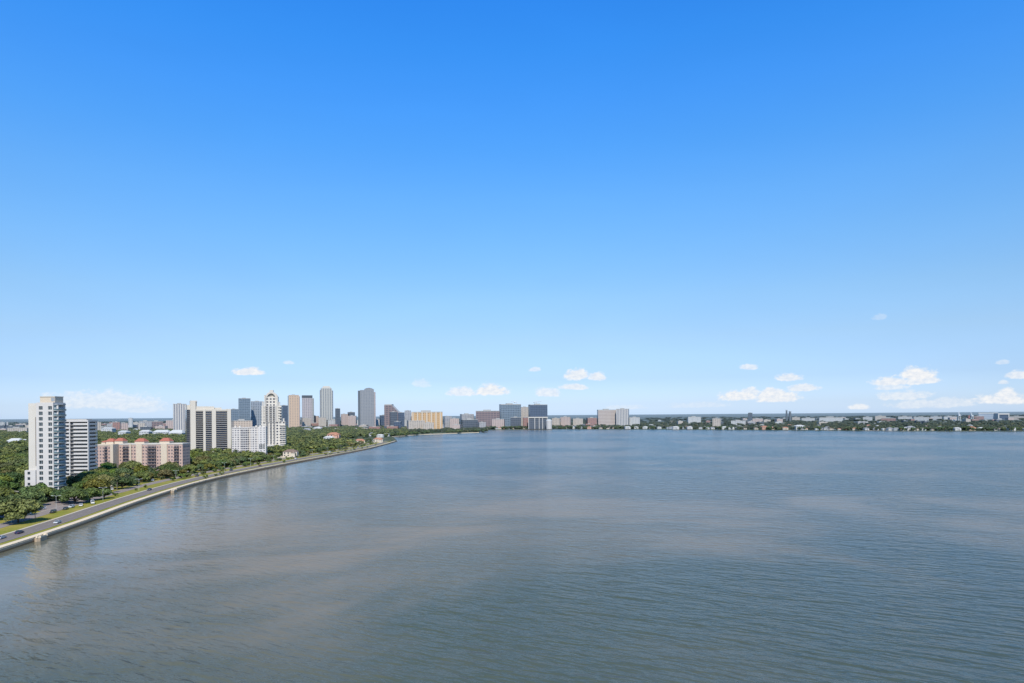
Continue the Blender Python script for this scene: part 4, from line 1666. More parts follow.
# named ones seen at the water
for px, k, lab, s in ((589.5, 3, 'orange waterside house below the wide beige building', 1.0), (628, 1, 'white waterside house right of the orange house', 1.1), (676, 1, 'white waterside house with two gables left of the square cream block', 1.2),
                      (690.5, 1, 'white waterside house nearest the square cream block on its left', 1.0), (725, 1, 'white waterside house nearest the square cream block on its right', 1.1), (766, 3, 'salmon waterside house midway along the far shore', 1.35),
                      (774, 2, 'cream and terracotta house touching the salmon waterside house', 1.0), (801, 1, 'widest white waterside house under the twin chimneys', 1.7), (846, 3, 'salmon house half hidden in trees right of the twin chimneys', .8),
                      (906, 1, 'white waterside house below the red roofed shed', 1.0), (912, 0, 'grey roofed white waterside house below the warehouses', 1.5), (974, 2, 'cream waterside house below the leaning port crane', 1.3),
                      (983, 1, 'white waterside house below the long grey hall', 1.0), (988.5, 3, 'small salmon and white waterside house below the long grey hall', .8), (1014, 1, 'white waterside house at the far right end of the shore', 1.1)):
    p = min(far2, key=lambda q: abs(q.x / q.y * F + CX - px))
    x = (px - CX) / F * (p.y + 12)
    put_house(k, (x, p.y + 12 + rg.uniform(0, 14), LZ), rg.uniform(-.25, .25), lab, None, s * .72)
    shore_taken.append(px)


def shore_y(px):
    best = None
    for a, b in zip(far2, far2[1:]):
        xa_, xb_ = a.x / a.y * F + CX, b.x / b.y * F + CX
        if xa_ <= px <= xb_:
            t = (px - xa_) / max(1e-6, xb_ - xa_)
            return a.y + (b.y - a.y) * t
    return far2[0].y if px < 600 else far2[-1].y


px = 494.0
while px < 1030:
    px += rg.choice((2.5, 4, 6, 9)) + rg.uniform(0, 3)
    if any(abs(px - q) < 4.5 for q in shore_taken):
        continue
    k = rg.choices(range(6), (5, 5, 3, .7, 4, 4))[0]
    Y = shore_y(px) + rg.uniform(8, 26)
    put_house(k, ((px - CX) / F * Y, Y, LZ), rg.uniform(-.4, .4), HM[k][1] + ' among the row of houses at the far waterline', 'waterside houses on the far shore', rg.uniform(.42, .75))
for _ in range(60):
    px = rg.uniform(560, 1030)
    Y = shore_y(px) + rg.uniform(60, 500)
    k = rg.choices(range(6), (5, 4, 4, .7, 4, 4))[0]
    put_house(k, ((px - CX) / F * Y, Y, LZ), rg.uniform(-.6, .6), HM[k][1] + ' set back in the trees of the far shore', 'houses set back on the far shore', rg.uniform(.5, .8))
# houses in the wood by the shore road
for px, py, k, lab, s in ((333, 439.5, 3, 'tan brick house with terracotta roof in the woods near the shore', 1.3), (329, 441.5, 1, 'white house beside the tan brick house in the woods', .9), (317, 431, 1, 'white pointed house in the middle of the woods', 1.2),
                          (307, 432.5, 0, 'grey roofed house left of the white pointed house in the woods', 1.2), (290, 457.0, 5, 'cream house with brown roof at the roadside past the white flats', .95), (360, 444.0, 2, 'cream house with terracotta roof by the shore road', .8),
                          (372, 436, 0, 'grey roofed white house near the headland', .75), (380, 437.5, 1, 'white house at the headland', .65), (386, 436.5, 0, 'white and grey house at the tip of the headland', .7), (378, 442.5, 2, 'terracotta roofed house at the end of the shore road', .8),
                          (250, 455.5, 5, 'low brown roofed gatehouse before the white flats', 1.0)):
    p = ground(px, py, LZ)
    put_house(k, p, rg.uniform(-.3, .3), lab, None, s)
    blocks.append((p.x - 12, p.x + 12, p.y - 22, p.y + 14))
# low town blocks that fill downtown and the left horizon
TB = []
for mt, nm in ((fm_dark, 'dark'), (fm_white, 'white'), (fm_grey, 'grey'), (fm_beige, 'beige'), (fm_pinkw, 'pinkish'), (fm_red, 'brick red')):
    for j in range(2):
        mb = MB()
        w, d, hh_ = rg.uniform(28, 60), rg.uniform(20, 36), rg.uniform(9, 24)
        mb.box(-w / 2, w / 2, 0, d, 0, hh_, mt)
        mb.box(-w * .2, w * .1, d * .3, d * .6, hh_, hh_ + 3, M['roof'])
        TB.append((mb.mesh('low_block'), nm))


def low_block(p, where, group, s=1.0):
    k = rg.randrange(len(TB))
    o = bpy.data.objects.new('low_block', TB[k][0])
    COL.objects.link(o)
    o.location = p
    o.rotation_euler = (0, 0, rg.uniform(-.3, .3))
    o.scale = (s, s, s * rg.uniform(.7, 1.2))
    tag(o, '%s low town block %s' % (TB[k][1], where), 'building', group)


for _ in range(75):
    px, Y = rg.uniform(-5, 195), rg.uniform(2300, 4600)
    low_block(((px - CX) / F * Y, Y, LZ), 'on the left horizon behind the woods', 'town blocks on the left horizon')
for _ in range(85):
    px, Y = rg.uniform(290, 440), rg.uniform(2250, 3300)
    low_block(((px - CX) / F * Y, Y, LZ), 'at the foot of the downtown skyscrapers', 'town blocks below the skyscrapers', rg.uniform(.35, .8))
for _ in range(26):
    px, Y = rg.uniform(440, 600), rg.uniform(2500, 3000)
    low_block(((px - CX) / F * Y, Y, LZ), 'around the hospital on the far shore', 'town blocks around the hospital', rg.uniform(.35, .8))
for _ in range(60):
    px = rg.uniform(440, 604)
    Y = (shore_y(px) if px > 482 else 2130 + (px - 440) * 3) + rg.uniform(20, 120)
    low_block(((px - CX) / F * Y, Y, LZ), 'close to the water before the hospital', 'small town blocks at the hospital waterfront', rg.uniform(.16, .42))
for _ in range(60):
    px, Y = rg.uniform(640, 1030), rg.uniform(2800, 5200)
    low_block(((px - CX) / F * Y, Y, LZ), 'among the trees behind the far shore', 'town blocks behind the far shore', .7)

# ------------------------------------------------------------------ near trees
def free(x, y, r):
    for (a, b, c, d) in blocks:
        if a - r * .5 < x < b + r * .5 and c - r * .5 < y < d + r * .3:
            return False
    for (tx, ty, tr) in trees_at:
        if (tx - x) ** 2 + (ty - y) ** 2 < ((tr + r) * .62) ** 2:
            return False
    return True


def oak(k, px, py, s, label=None, group=None, sz=None):
    p = ground(px, py, LZ)
    trees_at.append((p.x, p.y, 7 * s))
    return plant(oak_protos[k], p, s, label=label or 'rounded green oak among those lining the shore road', group=group or (None if label else 'oaks along the shore road'), sz=sz)


oak(0, 18, 523, 1.10, 'broad spreading oak on the lawn beside the service road, nearest the camera')
oak(2, -10, 521, 1.0, 'oak cut by the left edge of the frame near the blue car')
oak(0, 75, 504.0, .82, 'wide dark oak on the lawn below the white tower')
oak(1, 62, 503, .8, 'shadowy oak left of the wide dark oak below the white tower')
oak(1, 90, 501.0, .80, 'round oak beside the white van below the white tower')
oak(2, 104, 499.0, .72, 'small oak at the right end of the group below the white tower')
oak(3, 97, 494.5, 1.12, 'large yellowish oak below the right end of the banded slab')
oak(1, 84, 494, .9, 'dark oak between the yellowish oak and the white tower')
oak(4, 50, 500, .8, 'narrow dark oak behind the lamp below the white tower')
oak(1, 122, 489, .85, 'dark oak below the left wing of the pink apartments')
oak(2, 141, 482.5, .95, 'bright green oak above the pale blue car')
oak(4, 133, 486.0, .8, 'narrow oak beside the palms below the pink apartments')
oak(3, 203, 467.5, 1.25, 'yellowish oak below the beige tower')
rg = random.Random(9)
# the lawn row further on
for Y in list(range(540, 1330, 24)) + list(range(552, 800, 9)):
    for d0, d1, pr in ((39, 46, .85), (47, 56, .8), (24, 28, .22)):
        if rg.random() > pr:
            continue
        p = coast_at(Y + rg.uniform(-8, 8), rg.uniform(d0, d1))
        s = rg.uniform(.5, .85) if d0 > 30 else rg.uniform(.3, .5)
        if free(p.x, p.y, 5 * s):
            trees_at.append((p.x, p.y, 6 * s))
            plant(oak_protos[rg.randrange(5)], Vector((p.x, p.y, LZ)), s, label='rounded green oak among those lining the shore road', group='oaks along the shore road')
# neighbourhood oaks
cnt = 0
for _ in range(6000):
    Y = rg.uniform(330, 800)
    X = rg.uniform(-.78 * Y, -.40 * Y)
    lat = lateral(Vector((X, Y, 0)))
    if lat < 42 or cnt > 175:
        continue
    s = rg.uniform(.62, 1.15)
    if not free(X, Y, 7 * s):
        continue
    trees_at.append((X, Y, 7 * s))
    cnt += 1
    k = rg.choices(range(5), (4, 4, 3, 1.6, 3))[0]
    plant(oak_protos[k], Vector((X, Y, LZ)), s, label='leafy oak in the wooded streets around the towers', group='oaks in the wooded streets', sz=s * rg.uniform(.9, 1.15))
# palms
for px, py, s, lab in ((117, 490, 1.0, 'palm left of the pair below the pink apartments'), (127, 487, .95, 'palm in the pair below the pink apartments'), (114, 492.5, .8, 'short palm beside the yellowish oak'),
                       (150, 478, .9, 'palm behind the pale blue car'), (157, 477, .85, 'palm right of the pale blue car'), (236, 461, 1.35, 'tall palm before the white flats'), (240, 460.5, 1.1, 'shorter palm before the white flats'),
                       (35.5, 521, .62, 'slim young palm right of the broad spreading oak'), (247, 459.5, .8, 'small palm at the gatehouse'), (166, 474.5, .85, 'palm below the middle of the pink apartments')):
    p = ground(px, py, LZ)
    plant(palm_protos[rg.randrange(3)], p, s, label=lab, cat='palm')
rg = random.Random(15)
for Y in range(560, 1320, 55):
    p = coast_at(Y, rg.uniform(25, 29))
    plant(palm_protos[rg.randrange(3)], Vector((p.x, p.y, LZ)), rg.uniform(.5, .75), label='small palm in the median of the shore road', cat='palm', group='palms in the median')
# bushes
for Y in list(range(430, 1340, 17)) + list(range(560, 1360, 9)):
    if rg.random() < .6:
        p = coast_at(Y, rg.choice((7.3, 23, 26, 28, 38.8, 40)) if Y > 560 else rg.choice((26, 38.8, 40)))
        plant(bush_protos[rg.randrange(2)], Vector((p.x, p.y, LZ)), rg.uniform(.5, 1.0), label='low round bush on the lawn beside the shore road', cat='bush', group='bushes along the shore road')
# trees at the far waterline
tiny = [make_oak(40 + k, M['leaf_b'], 7.5, 10.5, 8, 26, 1.5, 'shore_tree') for k in range(3)]
for t in tiny:
    pass
for _ in range(150):
    px = rg.uniform(492, 1030)
    Y = shore_y(px) + rg.uniform(4, 34)
    plant(tiny[rg.randrange(3)], Vector(((px - CX) / F * Y, Y, LZ)), rg.uniform(.55, 1.15), label='dark green tree along the far waterline', group='trees along the far waterline')
for _ in range(46):
    px = rg.uniform(484, 600)
    Y = shore_y(px) + rg.uniform(6, 45)
    plant(tiny[rg.randrange(3)], Vector(((px - CX) / F * Y, Y, LZ)), rg.uniform(.6, 1.25), label='dark tree in front of the hospital buildings on the waterline', group='trees in front of the hospital')
for _ in range(46):
    q = far1[rg.randrange(len(far1))]
    plant(tiny[rg.randrange(3)], Vector((q.x + rg.uniform(-20, 20), q.y + rg.uniform(12, 70), LZ)), rg.uniform(.55, 1.0), label='dark tree on the bank in front of the yellow building', group='trees below the yellow building')

for pr in oak_protos + palm_protos + bush_protos + tiny:       # the patterns themselves are not part of the place
    for ch in list(pr.children):
        bpy.data.objects.remove(ch)
    bpy.data.objects.remove(pr)

# ------------------------------------------------------------------ woods (nobody could count them): baked crowns
def crown_arrays(seed, clumps=6, per=20):
    rg_ = random.Random(seed)
    mb_ = MB()
    for i in range(clumps):
        a = i * 2.399
        r = 4.2 * math.sqrt((i + .2) / clumps)
        z = 5.6 + 3.2 * math.sqrt(max(.05, 1 - (r / 5.2) ** 2)) * rg_.uniform(.7, 1.0)
        rad = rg_.uniform(2.2, 3.0)
        blob(mb_, (r * math.cos(a), r * math.sin(a), z), rad * .95, rg_, None, .8)
        leaf_quads(mb_, (r * math.cos(a), r * math.sin(a), z), rad, per, 1.0, rg_, None, .85, .8)
    blob(mb_, (0, 0, 4.2), 5.2, rg_, None, .7)
    return np.array(mb_.v, dtype=np.float32), mb_.f


crowns = [crown_arrays(s) for s in (51, 52, 53)]


def bake_wood(name, pts, mat):
    """pts: (x, y, scale, zscale)"""
    rr = random.Random(len(pts))
    V, loops, starts, totals = [], [], [], []
    vo = lo = 0
    pre = []
    for v, f in crowns:
        li = np.fromiter((i for q in f for i in q), dtype=np.int32)
        tt = np.fromiter((len(q) for q in f), dtype=np.int32)
        st = np.concatenate(([0], np.cumsum(tt)[:-1])).astype(np.int32)
        pre.append((v, li, tt, st))
    for (x, y, s, sz) in pts:
        v, li, tt, st = pre[rr.randrange(len(pre))]
        t = rr.uniform(0, 6.28)
        c, sn = math.cos(t), math.sin(t)
        w = np.empty_like(v)
        w[:, 0] = (v[:, 0] * c - v[:, 1] * sn) * s + x
        w[:, 1] = (v[:, 0] * sn + v[:, 1] * c) * s + y
        w[:, 2] = v[:, 2] * sz + LZ - .6
        V.append(w)
        loops.append(li + vo)
        starts.append(st + lo)
        totals.append(tt)
        vo += len(v)
        lo += len(li)
    V, loops, starts, totals = np.concatenate(V), np.concatenate(loops), np.concatenate(starts), np.concatenate(totals)
    me = bpy.data.meshes.new(name)
    me.vertices.add(len(V))
    me.vertices.foreach_set('co', V.ravel())
    me.loops.add(len(loops))
    me.loops.foreach_set('vertex_index', loops)
    me.polygons.add(len(starts))
    me.polygons.foreach_set('loop_start', starts)
    me.polygons.foreach_set('loop_total', totals)
    me.materials.append(mat)
    me.update(calc_edges=True)
    me.validate()
    o = bpy.data.objects.new(name, me)
    COL.objects.link(o)
    return tag(o, kind='stuff')


def inside_land(X, Y):
    if Y < tip.y - 5:
        return lateral(Vector((X, Y, 0))) > 48
    return True


rg = random.Random(5)
pts = []
for _ in range(20000):
    u = rg.random()
    Y = 640 + (3000 - 640) * u
    X = rg.uniform(-.80 * Y, -.13 * Y)
    px = X / Y * F + CX
    if not inside_land(X, Y) or px > 408:
        continue
    if Y > 1300 and X > -293 + (Y - 1683) * .5 + 0 and Y < 1800:
        continue
    if Y > 1683:
        yl = 1683 + max(0, (X + 293)) * 1.58
        if Y < yl + 20:
            continue
    s = rg.uniform(.8, 1.3) * (1 + Y / 6000)
    if not free(X, Y, 3):
        continue
    if px < 190 and Y > 2750:
        continue
    pts.append((X, Y, s, rg.uniform(.75, 1.15)))
pts = pts[:4200]
bake_wood('wood', pts, M['wood'])
pts = []
for _ in range(2600):
    px = rg.uniform(484, 1060)
    Y = shore_y(px) + 30 + 1700 * rg.random() ** 1.7
    s = rg.uniform(.8, 1.3) * (1 + (Y - 2000) / 2500)
    pts.append(((px - CX) / F * Y, Y, max(.8, s), rg.uniform(.6, 1.0)))
for _ in range(500):
    px = rg.uniform(392, 486)
    Y = rg.uniform(2050, 2500)
    if Y < 1700 + (px - 393) * 4 + 40:
        continue
    pts.append(((px - CX) / F * Y, Y, rg.uniform(.7, 1.1), rg.uniform(.6, .95)))
for _i in range(1700):
    px = rg.uniform(-30, 1060) if _i < 900 else rg.uniform(-30, 420)
    Y = rg.uniform(3800, 8500) if _i < 900 else rg.uniform(2700, 7000)
    pts.append(((px - CX) / F * Y, Y, rg.uniform(3, 8), rg.uniform(.8, 1.3)))
bake_wood('far_wood', pts, M['wood_far'])

# ------------------------------------------------------------------ cars, lamps
def car_parts(kind):
    """profile in x (length) and z; built once per body style"""
    L = {'sedan': 4.6, 'suv': 4.7, 'van': 5.6}[kind]
    hw = .92
    if kind == 'sedan':
        low = [(-2.3, .35), (-2.28, .80), (-1.6, .95), (1.0, .92), (2.1, .78), (2.3, .55), (2.28, .32)]
        cab = [(-1.75, .95), (-1.05, 1.42), (.25, 1.44), (1.1, .92)]
    elif kind == 'suv':
        low = [(-2.3, .40), (-2.32, 1.0), (-2.1, 1.05), (1.0, 1.05), (2.15, .95), (2.35, .7), (2.3, .38)]
        cab = [(-2.2, 1.05), (-1.95, 1.66), (.35, 1.68), (1.15, 1.05)]
    else:
        low = [(-2.8, .40), (-2.82, 1.25), (-2.7, 1.3), (1.5, 1.25), (2.5, 1.05), (2.75, .7), (2.75, .38)]
        cab = [(-2.75, 1.3), (-2.65, 2.2), (1.1, 2.22), (1.85, 1.25)]
    return L, hw, low, cab


def slab_xz(mb, prof, hw, tw=None, mat=None):
    """extrude an x-z outline across y; the top narrows to tw"""
    tw = tw or hw
    zmin, zmax = min(p[1] for p in prof), max(p[1] for p in prof)

    def ww(z):
        return hw + (tw - hw) * (z - zmin) / (zmax - zmin)
    a = [(x, -ww(z), z) for x, z in prof]
    b = [(x, ww(z), z) for x, z in prof]
    n = len(prof)
    for i in range(n):
        j = (i + 1) % n
        mb.poly([a[i], b[i], b[j], a[j]], mat)
    mb.poly(a, mat)
    mb.poly(list(reversed(b)), mat)


def make_car(paint, kind='sedan'):
    root = empty('parked_car', (0, 0, 0))
    L, hw, low, cab = car_parts(kind)
    mb = MB()
    slab_xz(mb, low, hw, hw * .96)
    body = mb.build('body', paint, root)
    bv = body.modifiers.new('round', 'BEVEL')
    bv.width = .09
    bv.segments = 2
    mb = MB()
    slab_xz(mb, cab, hw * .94, hw * .74)
    mb.build('window', M['glass'], root)
    mb = MB()
    (x1, z1), (x2, z2) = cab[1], cab[2]
    mb.box(x1 - .05, x2 + .05, -hw * .76, hw * .76, z1 - .03, z1 + .05)
    for x, xx in ((cab[0][0], x1), (cab[3][0], x2), ((x1 + x2) / 2, (x1 + x2) / 2)):
        for s in (-1, 1):
            mb.tube([(x, s * hw * .945, cab[0][1]), (xx, s * hw * .755, z1)], [.06, .05], 5)
    mb.build('roof', paint, root)
    for x in (-L * .3, L * .3):
        for s in (-1, 1):
            mb = MB()
            mb.tube([(x, s * (hw - .2), .33), (x, s * (hw + .02), .33)], [.33, .33], 14)
            ty = mb.build('wheel', M['tyre'], root)
            mb = MB()
            mb.tube([(x, s * (hw + .021), .33), (x, s * (hw + .04), .33)], [.2, .18], 10)
            mb.build('rim', M['rim'], ty)
    for s in (-1, 1):
        mb = MB()
        mb.box(low[-2][0] - .12, low[-2][0] + .03, s * .62 - .16, s * .62 + .16, low[-2][1] + .02, low[-2][1] + .16)
        mb.build('headlight', M['head'], root)
        mb = MB()
        mb.box(low[1][0] - .02, low[1][0] + .1, s * .68 - .14, s * .68 + .14, low[1][1] - .2, low[1][1] - .02)
        mb.build('taillight', M['tail'], root)
    return root


CP = {'navy': carpaint('navy_paint', (.02, .025, .07)), 'silver': carpaint('silver_paint', (.5, .51, .53)), 'white': carpaint('white_paint', (.78, .78, .77)), 'black': carpaint('black_paint', (.018, .018, .02)),
      'blue': carpaint('blue_paint', (.05, .14, .32)), 'red': carpaint('red_paint', (.30, .04, .03)), 'paleblue': carpaint('pale_blue_paint', (.42, .48, .58)), 'maroon': carpaint('maroon_paint', (.10, .03, .03))}


def road_dir(p):
    i = min(range(1, iN), key=lambda k: (coast[k] - p).length)
    d = coast[i + 1] - coast[i - 1]
    return math.atan2(d.y, d.x)


cars = [
    (19.3, 533.4, 'navy', 'sedan', 0, 'dark navy car driving on the shore road near the lookout'),
    (1.5, 538.6, 'silver', 'sedan', 0, 'silver car on the shore road at the left edge of the frame'),
    (57.5, 523.2, 'silver', 'sedan', 0, 'silver grey car on the shore road under the white tower'),
    (53, 512.8, 'black', 'suv', 0, 'black car on the service road right of the broad spreading oak'),
    (65.5, 509.6, 'black', 'sedan', 0, 'black car in the lot below the white tower beside a silver one'),
    (71.5, 507.6, 'silver', 'suv', 0, 'silver car parked by the trees below the white tower'),
    (4.5, 517.6, 'blue', 'van', 0, 'blue van parked behind the lamp at the left edge of the frame'),
    (92.5, 503.6, 'white', 'van', .4, 'white van parked under the oaks below the banded slab'),
    (81, 506.0, 'white', 'sedan', .3, 'white car half hidden by the oaks next to the white van'),
    (41.5, 509.2, 'white', 'suv', 1.2, 'white car behind the young palm right of the broad oak'),
    (28, 515.0, 'silver', 'sedan', 0, 'silver car behind the trunk of the broad spreading oak'),
    (112, 489.8, 'white', 'suv', .5, 'white car on the drive beside the short palm'),
    (153, 481.0, 'paleblue', 'suv', .3, 'pale blue car parked under the bright green oak'),
    (149.5, 490.2, 'navy', 'sedan', 0, 'dark car on the shore road where the road starts to bend'),
    (197, 476.6, 'maroon', 'suv', 0, 'maroon car on the shore road below the beige tower'),
    (180, 477.5, 'silver', 'sedan', 0, 'silver car on the service road below the beige tower'),
    (231, 470.6, 'black', 'sedan', 0, 'black car on the shore road just before the white flats'),
    (260, 466.3, 'maroon', 'sedan', 0, 'dark red car on the shore road below the white flats'),
    (247, 460.8, 'black', 'suv', .4, 'black car parked on the forecourt of the white flats'),
    (254, 459.9, 'navy', 'sedan', .4, 'dark blue car parked on the forecourt of the white flats'),
    (205, 470.6, 'white', 'van', 0, 'white van on the service road below the beige tower'),
    (296, 459.0, 'white', 'sedan', 0, 'white car on the road past the pinkish roadside house'),
    (330, 452.6, 'white', 'van', 0, 'white van on the shore road before the headland'),
    (358, 447.8, 'silver', 'suv', 0, 'silver car on the shore road close to the headland'),
]
protos = {}
for px, py, cname, kind, rot, lab in cars:
    key = (cname, kind)
    p = ground(px, py, LZ + .12)
    if key not in protos:
        o = protos[key] = make_car(CP[cname], kind)
    else:
        o = copy_tree(protos[key])
    o.location = p
    o.rotation_euler = (0, 0, road_dir(p) + rot + (PI if px > 40 and rot == 0 and int(px) % 2 else 0))
    for q in ('label', 'category', 'group'):
        if q in o:
            del o[q]
    tag(o, lab, 'van' if kind == 'van' else 'car', 'vehicles along the shore road')
    o.name = 'parked_van' if kind == 'van' else 'car'


def make_lamp():
    root = empty('street_lamp', (0, 0, 0))
    mb = MB()
    mb.tube([(0, 0, 0), (0, 0, 1.0), (0, 0, 8.6)], [.13, .08, .06], 8)
    mb.build('pole', M['metal'], root)
    for s in (-1, 1):
        mb = MB()
        mb.tube([(0, 0, 8.4), (s * .9, 0, 8.9), (s * 1.7, 0, 8.95)], [.08, .07, .06], 6)
        a = mb.build('arm', M['metal'], root)
        mb = MB()
        mb.box(s * 2.0 - .5, s * 2.0 + .5, -.2, .2, 8.86, 9.05)
        mb.build('lamp_head', M['metal'], a)
    return root


lp = None
for px, py, lab, s in ((11.2, 522.5, 'double armed white street lamp left of the broad spreading oak', 1.0), (56.2, 511.0, 'double armed white street lamp below the white tower', .95), (103, 500.5, 'double armed white street lamp at the right end of the oak group', .9),
                       (139, 490.5, 'double armed street lamp on the lawn below the pink apartments', .9), (176, 480.3, 'double armed street lamp where the shore road bends', .9)):
    if lp is None:
        o = lp = make_lamp()
    else:
        o = copy_tree(lp)
    o.location = ground(px, py, LZ)
    o.rotation_euler = (0, 0, R(20))
    o.scale = (s,) * 3
    tag(o, lab, 'street lamp', 'street lamps along the shore road')
rg = random.Random(3)
for Y in range(640, 1330, 60):
    o = copy_tree(lp)
    p = coast_at(Y, 22)
    o.location = (p.x, p.y, LZ)
    o.scale = (.9,) * 3
    o.rotation_euler = (0, 0, 0)
    tag(o, 'small distant street lamp in the median of the shore road', 'street lamp', 'street lamps further up the shore road')

# ------------------------------------------------------------------ light
SUN_EL = R(47)
SUN_AZ = math.atan2(.09, -.99)              # clockwise from +Y
sd = Vector((math.sin(SUN_AZ) * math.cos(SUN_EL), math.cos(SUN_AZ) * math.cos(SUN_EL), math.sin(SUN_EL)))
sun = bpy.data.lights.new('sun', 'SUN')
sun.energy = 4.8
sun.angle = R(.5)
sun.color = (1.0, .93, .82)
so = bpy.data.objects.new('sun', sun)
COL.objects.link(so)
so.rotation_euler = (-sd).to_track_quat('-Z', 'Y').to_euler()
so.location = (0, 0, 400)

world = bpy.data.worlds.new('World')
scene.world = world
world.use_nodes = True
wt = NT(world.node_tree)
bg = world.node_tree.nodes['Background']
sky = wt.n('ShaderNodeTexSky', sky_type='NISHITA', sun_disc=False)
sky.sun_elevation = SUN_EL
sky.sun_rotation = SUN_AZ
sky.altitude = 50
sky.air_density = 1.0
sky.dust_density = .6
sky.ozone_density = 2.0
dirv = wt.n('ShaderNodeTexCoord').outputs['Generated']
dx, dy, dz = wt.sep(dirv)
SKY_RAMP = [(0.0, (0.4024, 0.5191, 0.8406)), (0.0146, (0.3427, 0.4335, 0.6956)), (0.0512, (0.297, 0.3662, 0.5485)), (0.1092, (0.3407, 0.3984, 0.4899)), (0.1661, (0.3517, 0.4519, 0.5328)), (0.2349, (0.3159, 0.4993, 0.6287)), (0.3004, (0.275, 0.5324, 0.7264)), (0.3619, (0.2131, 0.5414, 0.8188)), (0.419, (0.1734, 0.5473, 0.9096)), (0.4715, (0.1366, 0.5506, 0.9662)), (0.5195, (0.1128, 0.5337, 1.0)), (0.64, (0.115, 0.36, 0.6)), (0.8, (0.12, 0.25, 0.33)), (1.0, (0.12, 0.22, 0.27))]
grade = wt.ramp(wt.math('MAXIMUM', dz, 0.0), [(p, tuple(c)) for p, c in SKY_RAMP])
SKYGAIN = 2.8301
skyc = wt.mix(1.0, sky.outputs[0], grade, 'MULTIPLY')
vm = wt.n('ShaderNodeVectorMath', operation='SCALE')
wt.put(vm.inputs[0], skyc)
veil = wt.noise(wt.mapping(dirv, (1, 1, 3.5), (R(8), R(14), 0)), 2.6, 5.0, .55, .6)      # faint unevenness of the air
wt.put(vm.inputs['Scale'], wt.math('MULTIPLY_ADD', veil, .09 * SKYGAIN, .955 * SKYGAIN))
skyc = vm.outputs[0]

# small fair-weather cumulus low over the horizon (bearing and height in degrees)
az = wt.math('MULTIPLY', wt.math('ARCTAN2', dx, dy), 180 / PI)
el = wt.math('MULTIPLY', wt.math('ARCSINE', dz), 180 / PI)
cl_px = [  # px, py, half width, half height, density
    (248, 373, 15, 5, .95), (288, 363, 6, 3, .5), (112, 404, 58, 13, .55), (95, 399, 30, 7, .35), (140, 409, 30, 7, .35), (420, 385, 9, 6, .38), (462, 393, 16, 6, .75), (491, 392.5, 17, 8, .95),
    (534, 370, 6, 3, .6), (546, 394, 14, 6, .7), (576, 376.5, 13, 8, .9), (596, 378, 9, 6, .85), (575, 388, 15, 4, .8), (749, 368, 8, 4, .7), (788, 379, 12, 5, .8), (740, 398, 18, 7, .95), (778, 399, 21, 8, .95), (803, 389, 16, 5, .8),
    (858, 408, 10, 4, .8), (916, 376, 20, 9, 1.0), (897, 383, 27, 6, .9), (893, 388, 18, 5, .6), (925, 381, 18, 5, .85), (750, 394, 10, 6, .8), (772, 394, 10, 6, .9), (1006, 396, 14, 7, .9), (905, 397, 28, 7, .62), (935, 405, 44, 7, .5), (1000, 401, 28, 9, .95), (1020, 376, 13, 6, .8), (1003, 383, 6, 3, .6), (1002, 363, 7, 3, .4), (880, 318, 6, 4, .25),
    (625, 408, 18, 3, .3), (700, 406, 30, 4, .25)]
cv = wt.n('ShaderNodeCombineXYZ')
wt.put(cv.inputs[0], az)
wt.put(cv.inputs[1], wt.math('MULTIPLY', el, 1.5))
n1 = wt.noise(cv.outputs[0], .62, 6.0, .60, .25)
n2 = wt.noise(cv.outputs[0], 2.4, 5.0, .6, .2)
nn = wt.math('ADD', wt.math('MULTIPLY', n1, .7), wt.math('MULTIPLY', n2, .3))
total = None
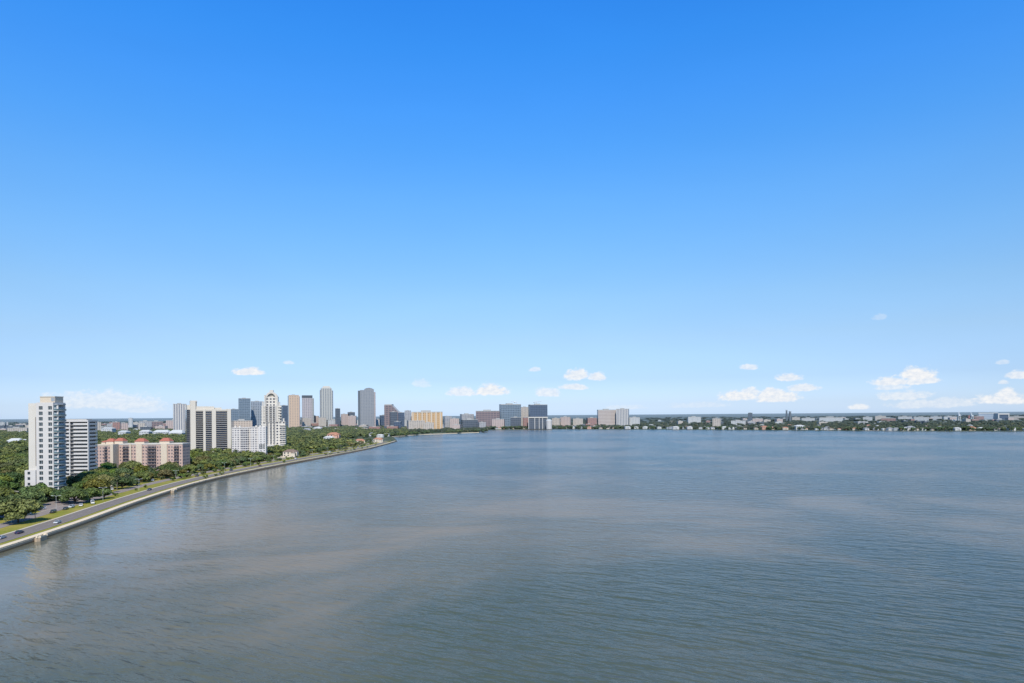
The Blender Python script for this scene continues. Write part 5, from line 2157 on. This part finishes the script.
for (px, py, hw_c, hh_c, den) in cl_px:
    u, v = cam_uv(px, py)
    d = Vector((u, F, -v)).normalized()
    a0, e0 = math.degrees(math.atan2(d.x, d.y)), math.degrees(math.asin(d.z))
    k = math.degrees(1 / F) * math.cos(math.atan2(u, F)) ** 2
    k2 = math.degrees(1 / F) * math.cos(math.atan2(u, F))
    A, E = hw_c * k * 1.15, hh_c * k2 * 1.15
    ax = wt.math('DIVIDE', wt.math('SUBTRACT', az, a0), A)
    ey = wt.math('DIVIDE', wt.math('SUBTRACT', el, e0), E)
    ey = wt.math('MAXIMUM', ey, wt.math('MULTIPLY', ey, -2.3))               # flatter undersides
    r2 = wt.math('ADD', wt.math('MULTIPLY', ax, ax), wt.math('MULTIPLY', ey, ey))
    val = wt.math('SUBTRACT', 1.0, wt.math('POWER', r2, .6))
    val = wt.math('ADD', val, wt.math('MULTIPLY_ADD', nn, 2.9, -1.36))
    sh = wt.math('MULTIPLY', wt.smooth(val, .0, .6), den)
    total = sh if total is None else wt.math('MAXIMUM', total, sh)
lit = wt.mix(wt.smooth(n2, .3, .7), (.80, .86, .95), (1.0, 1.0, 1.0))
CLOUDGAIN = 9.5
vm2 = wt.n('ShaderNodeVectorMath', operation='SCALE')
wt.put(vm2.inputs[0], lit)
vm2.inputs['Scale'].default_value = CLOUDGAIN
final = wt.mix(total, skyc, vm2.outputs[0])
wt.put(bg.inputs['Color'], final)
bg.inputs['Strength'].default_value = 0.10

# ------------------------------------------------------------------ camera and render settings
cam = bpy.data.cameras.new('camera')
cam.sensor_width = 36
cam.lens = 24
cam.shift_y = (CY - 341.5) / 1024.0
cam.clip_start = .5
cam.clip_end = 200000
co = bpy.data.objects.new('camera', cam)
COL.objects.link(co)
rv = Vector((math.cos(ROLL), 0, -math.sin(ROLL)))
uv_ = Vector((math.sin(ROLL), 0, math.cos(ROLL)))
bk = Vector((0, -1, 0))
mw = Matrix((rv, uv_, bk)).transposed().to_4x4()
mw.translation = Vector((0, 0, H))
co.matrix_world = mw
scene.camera = co
scene.render.resolution_x, scene.render.resolution_y = 1024, 683
scene.view_settings.view_transform = 'Standard'
scene.view_settings.look = 'None'
scene.view_settings.exposure = 0
scene.view_settings.gamma = 1
cy = scene.cycles
cy.use_denoising = True
cy.max_bounces = 5
cy.diffuse_bounces = 2
cy.glossy_bounces = 3
cy.transmission_bounces = 2
cy.caustics_reflective = False
cy.caustics_refractive = False
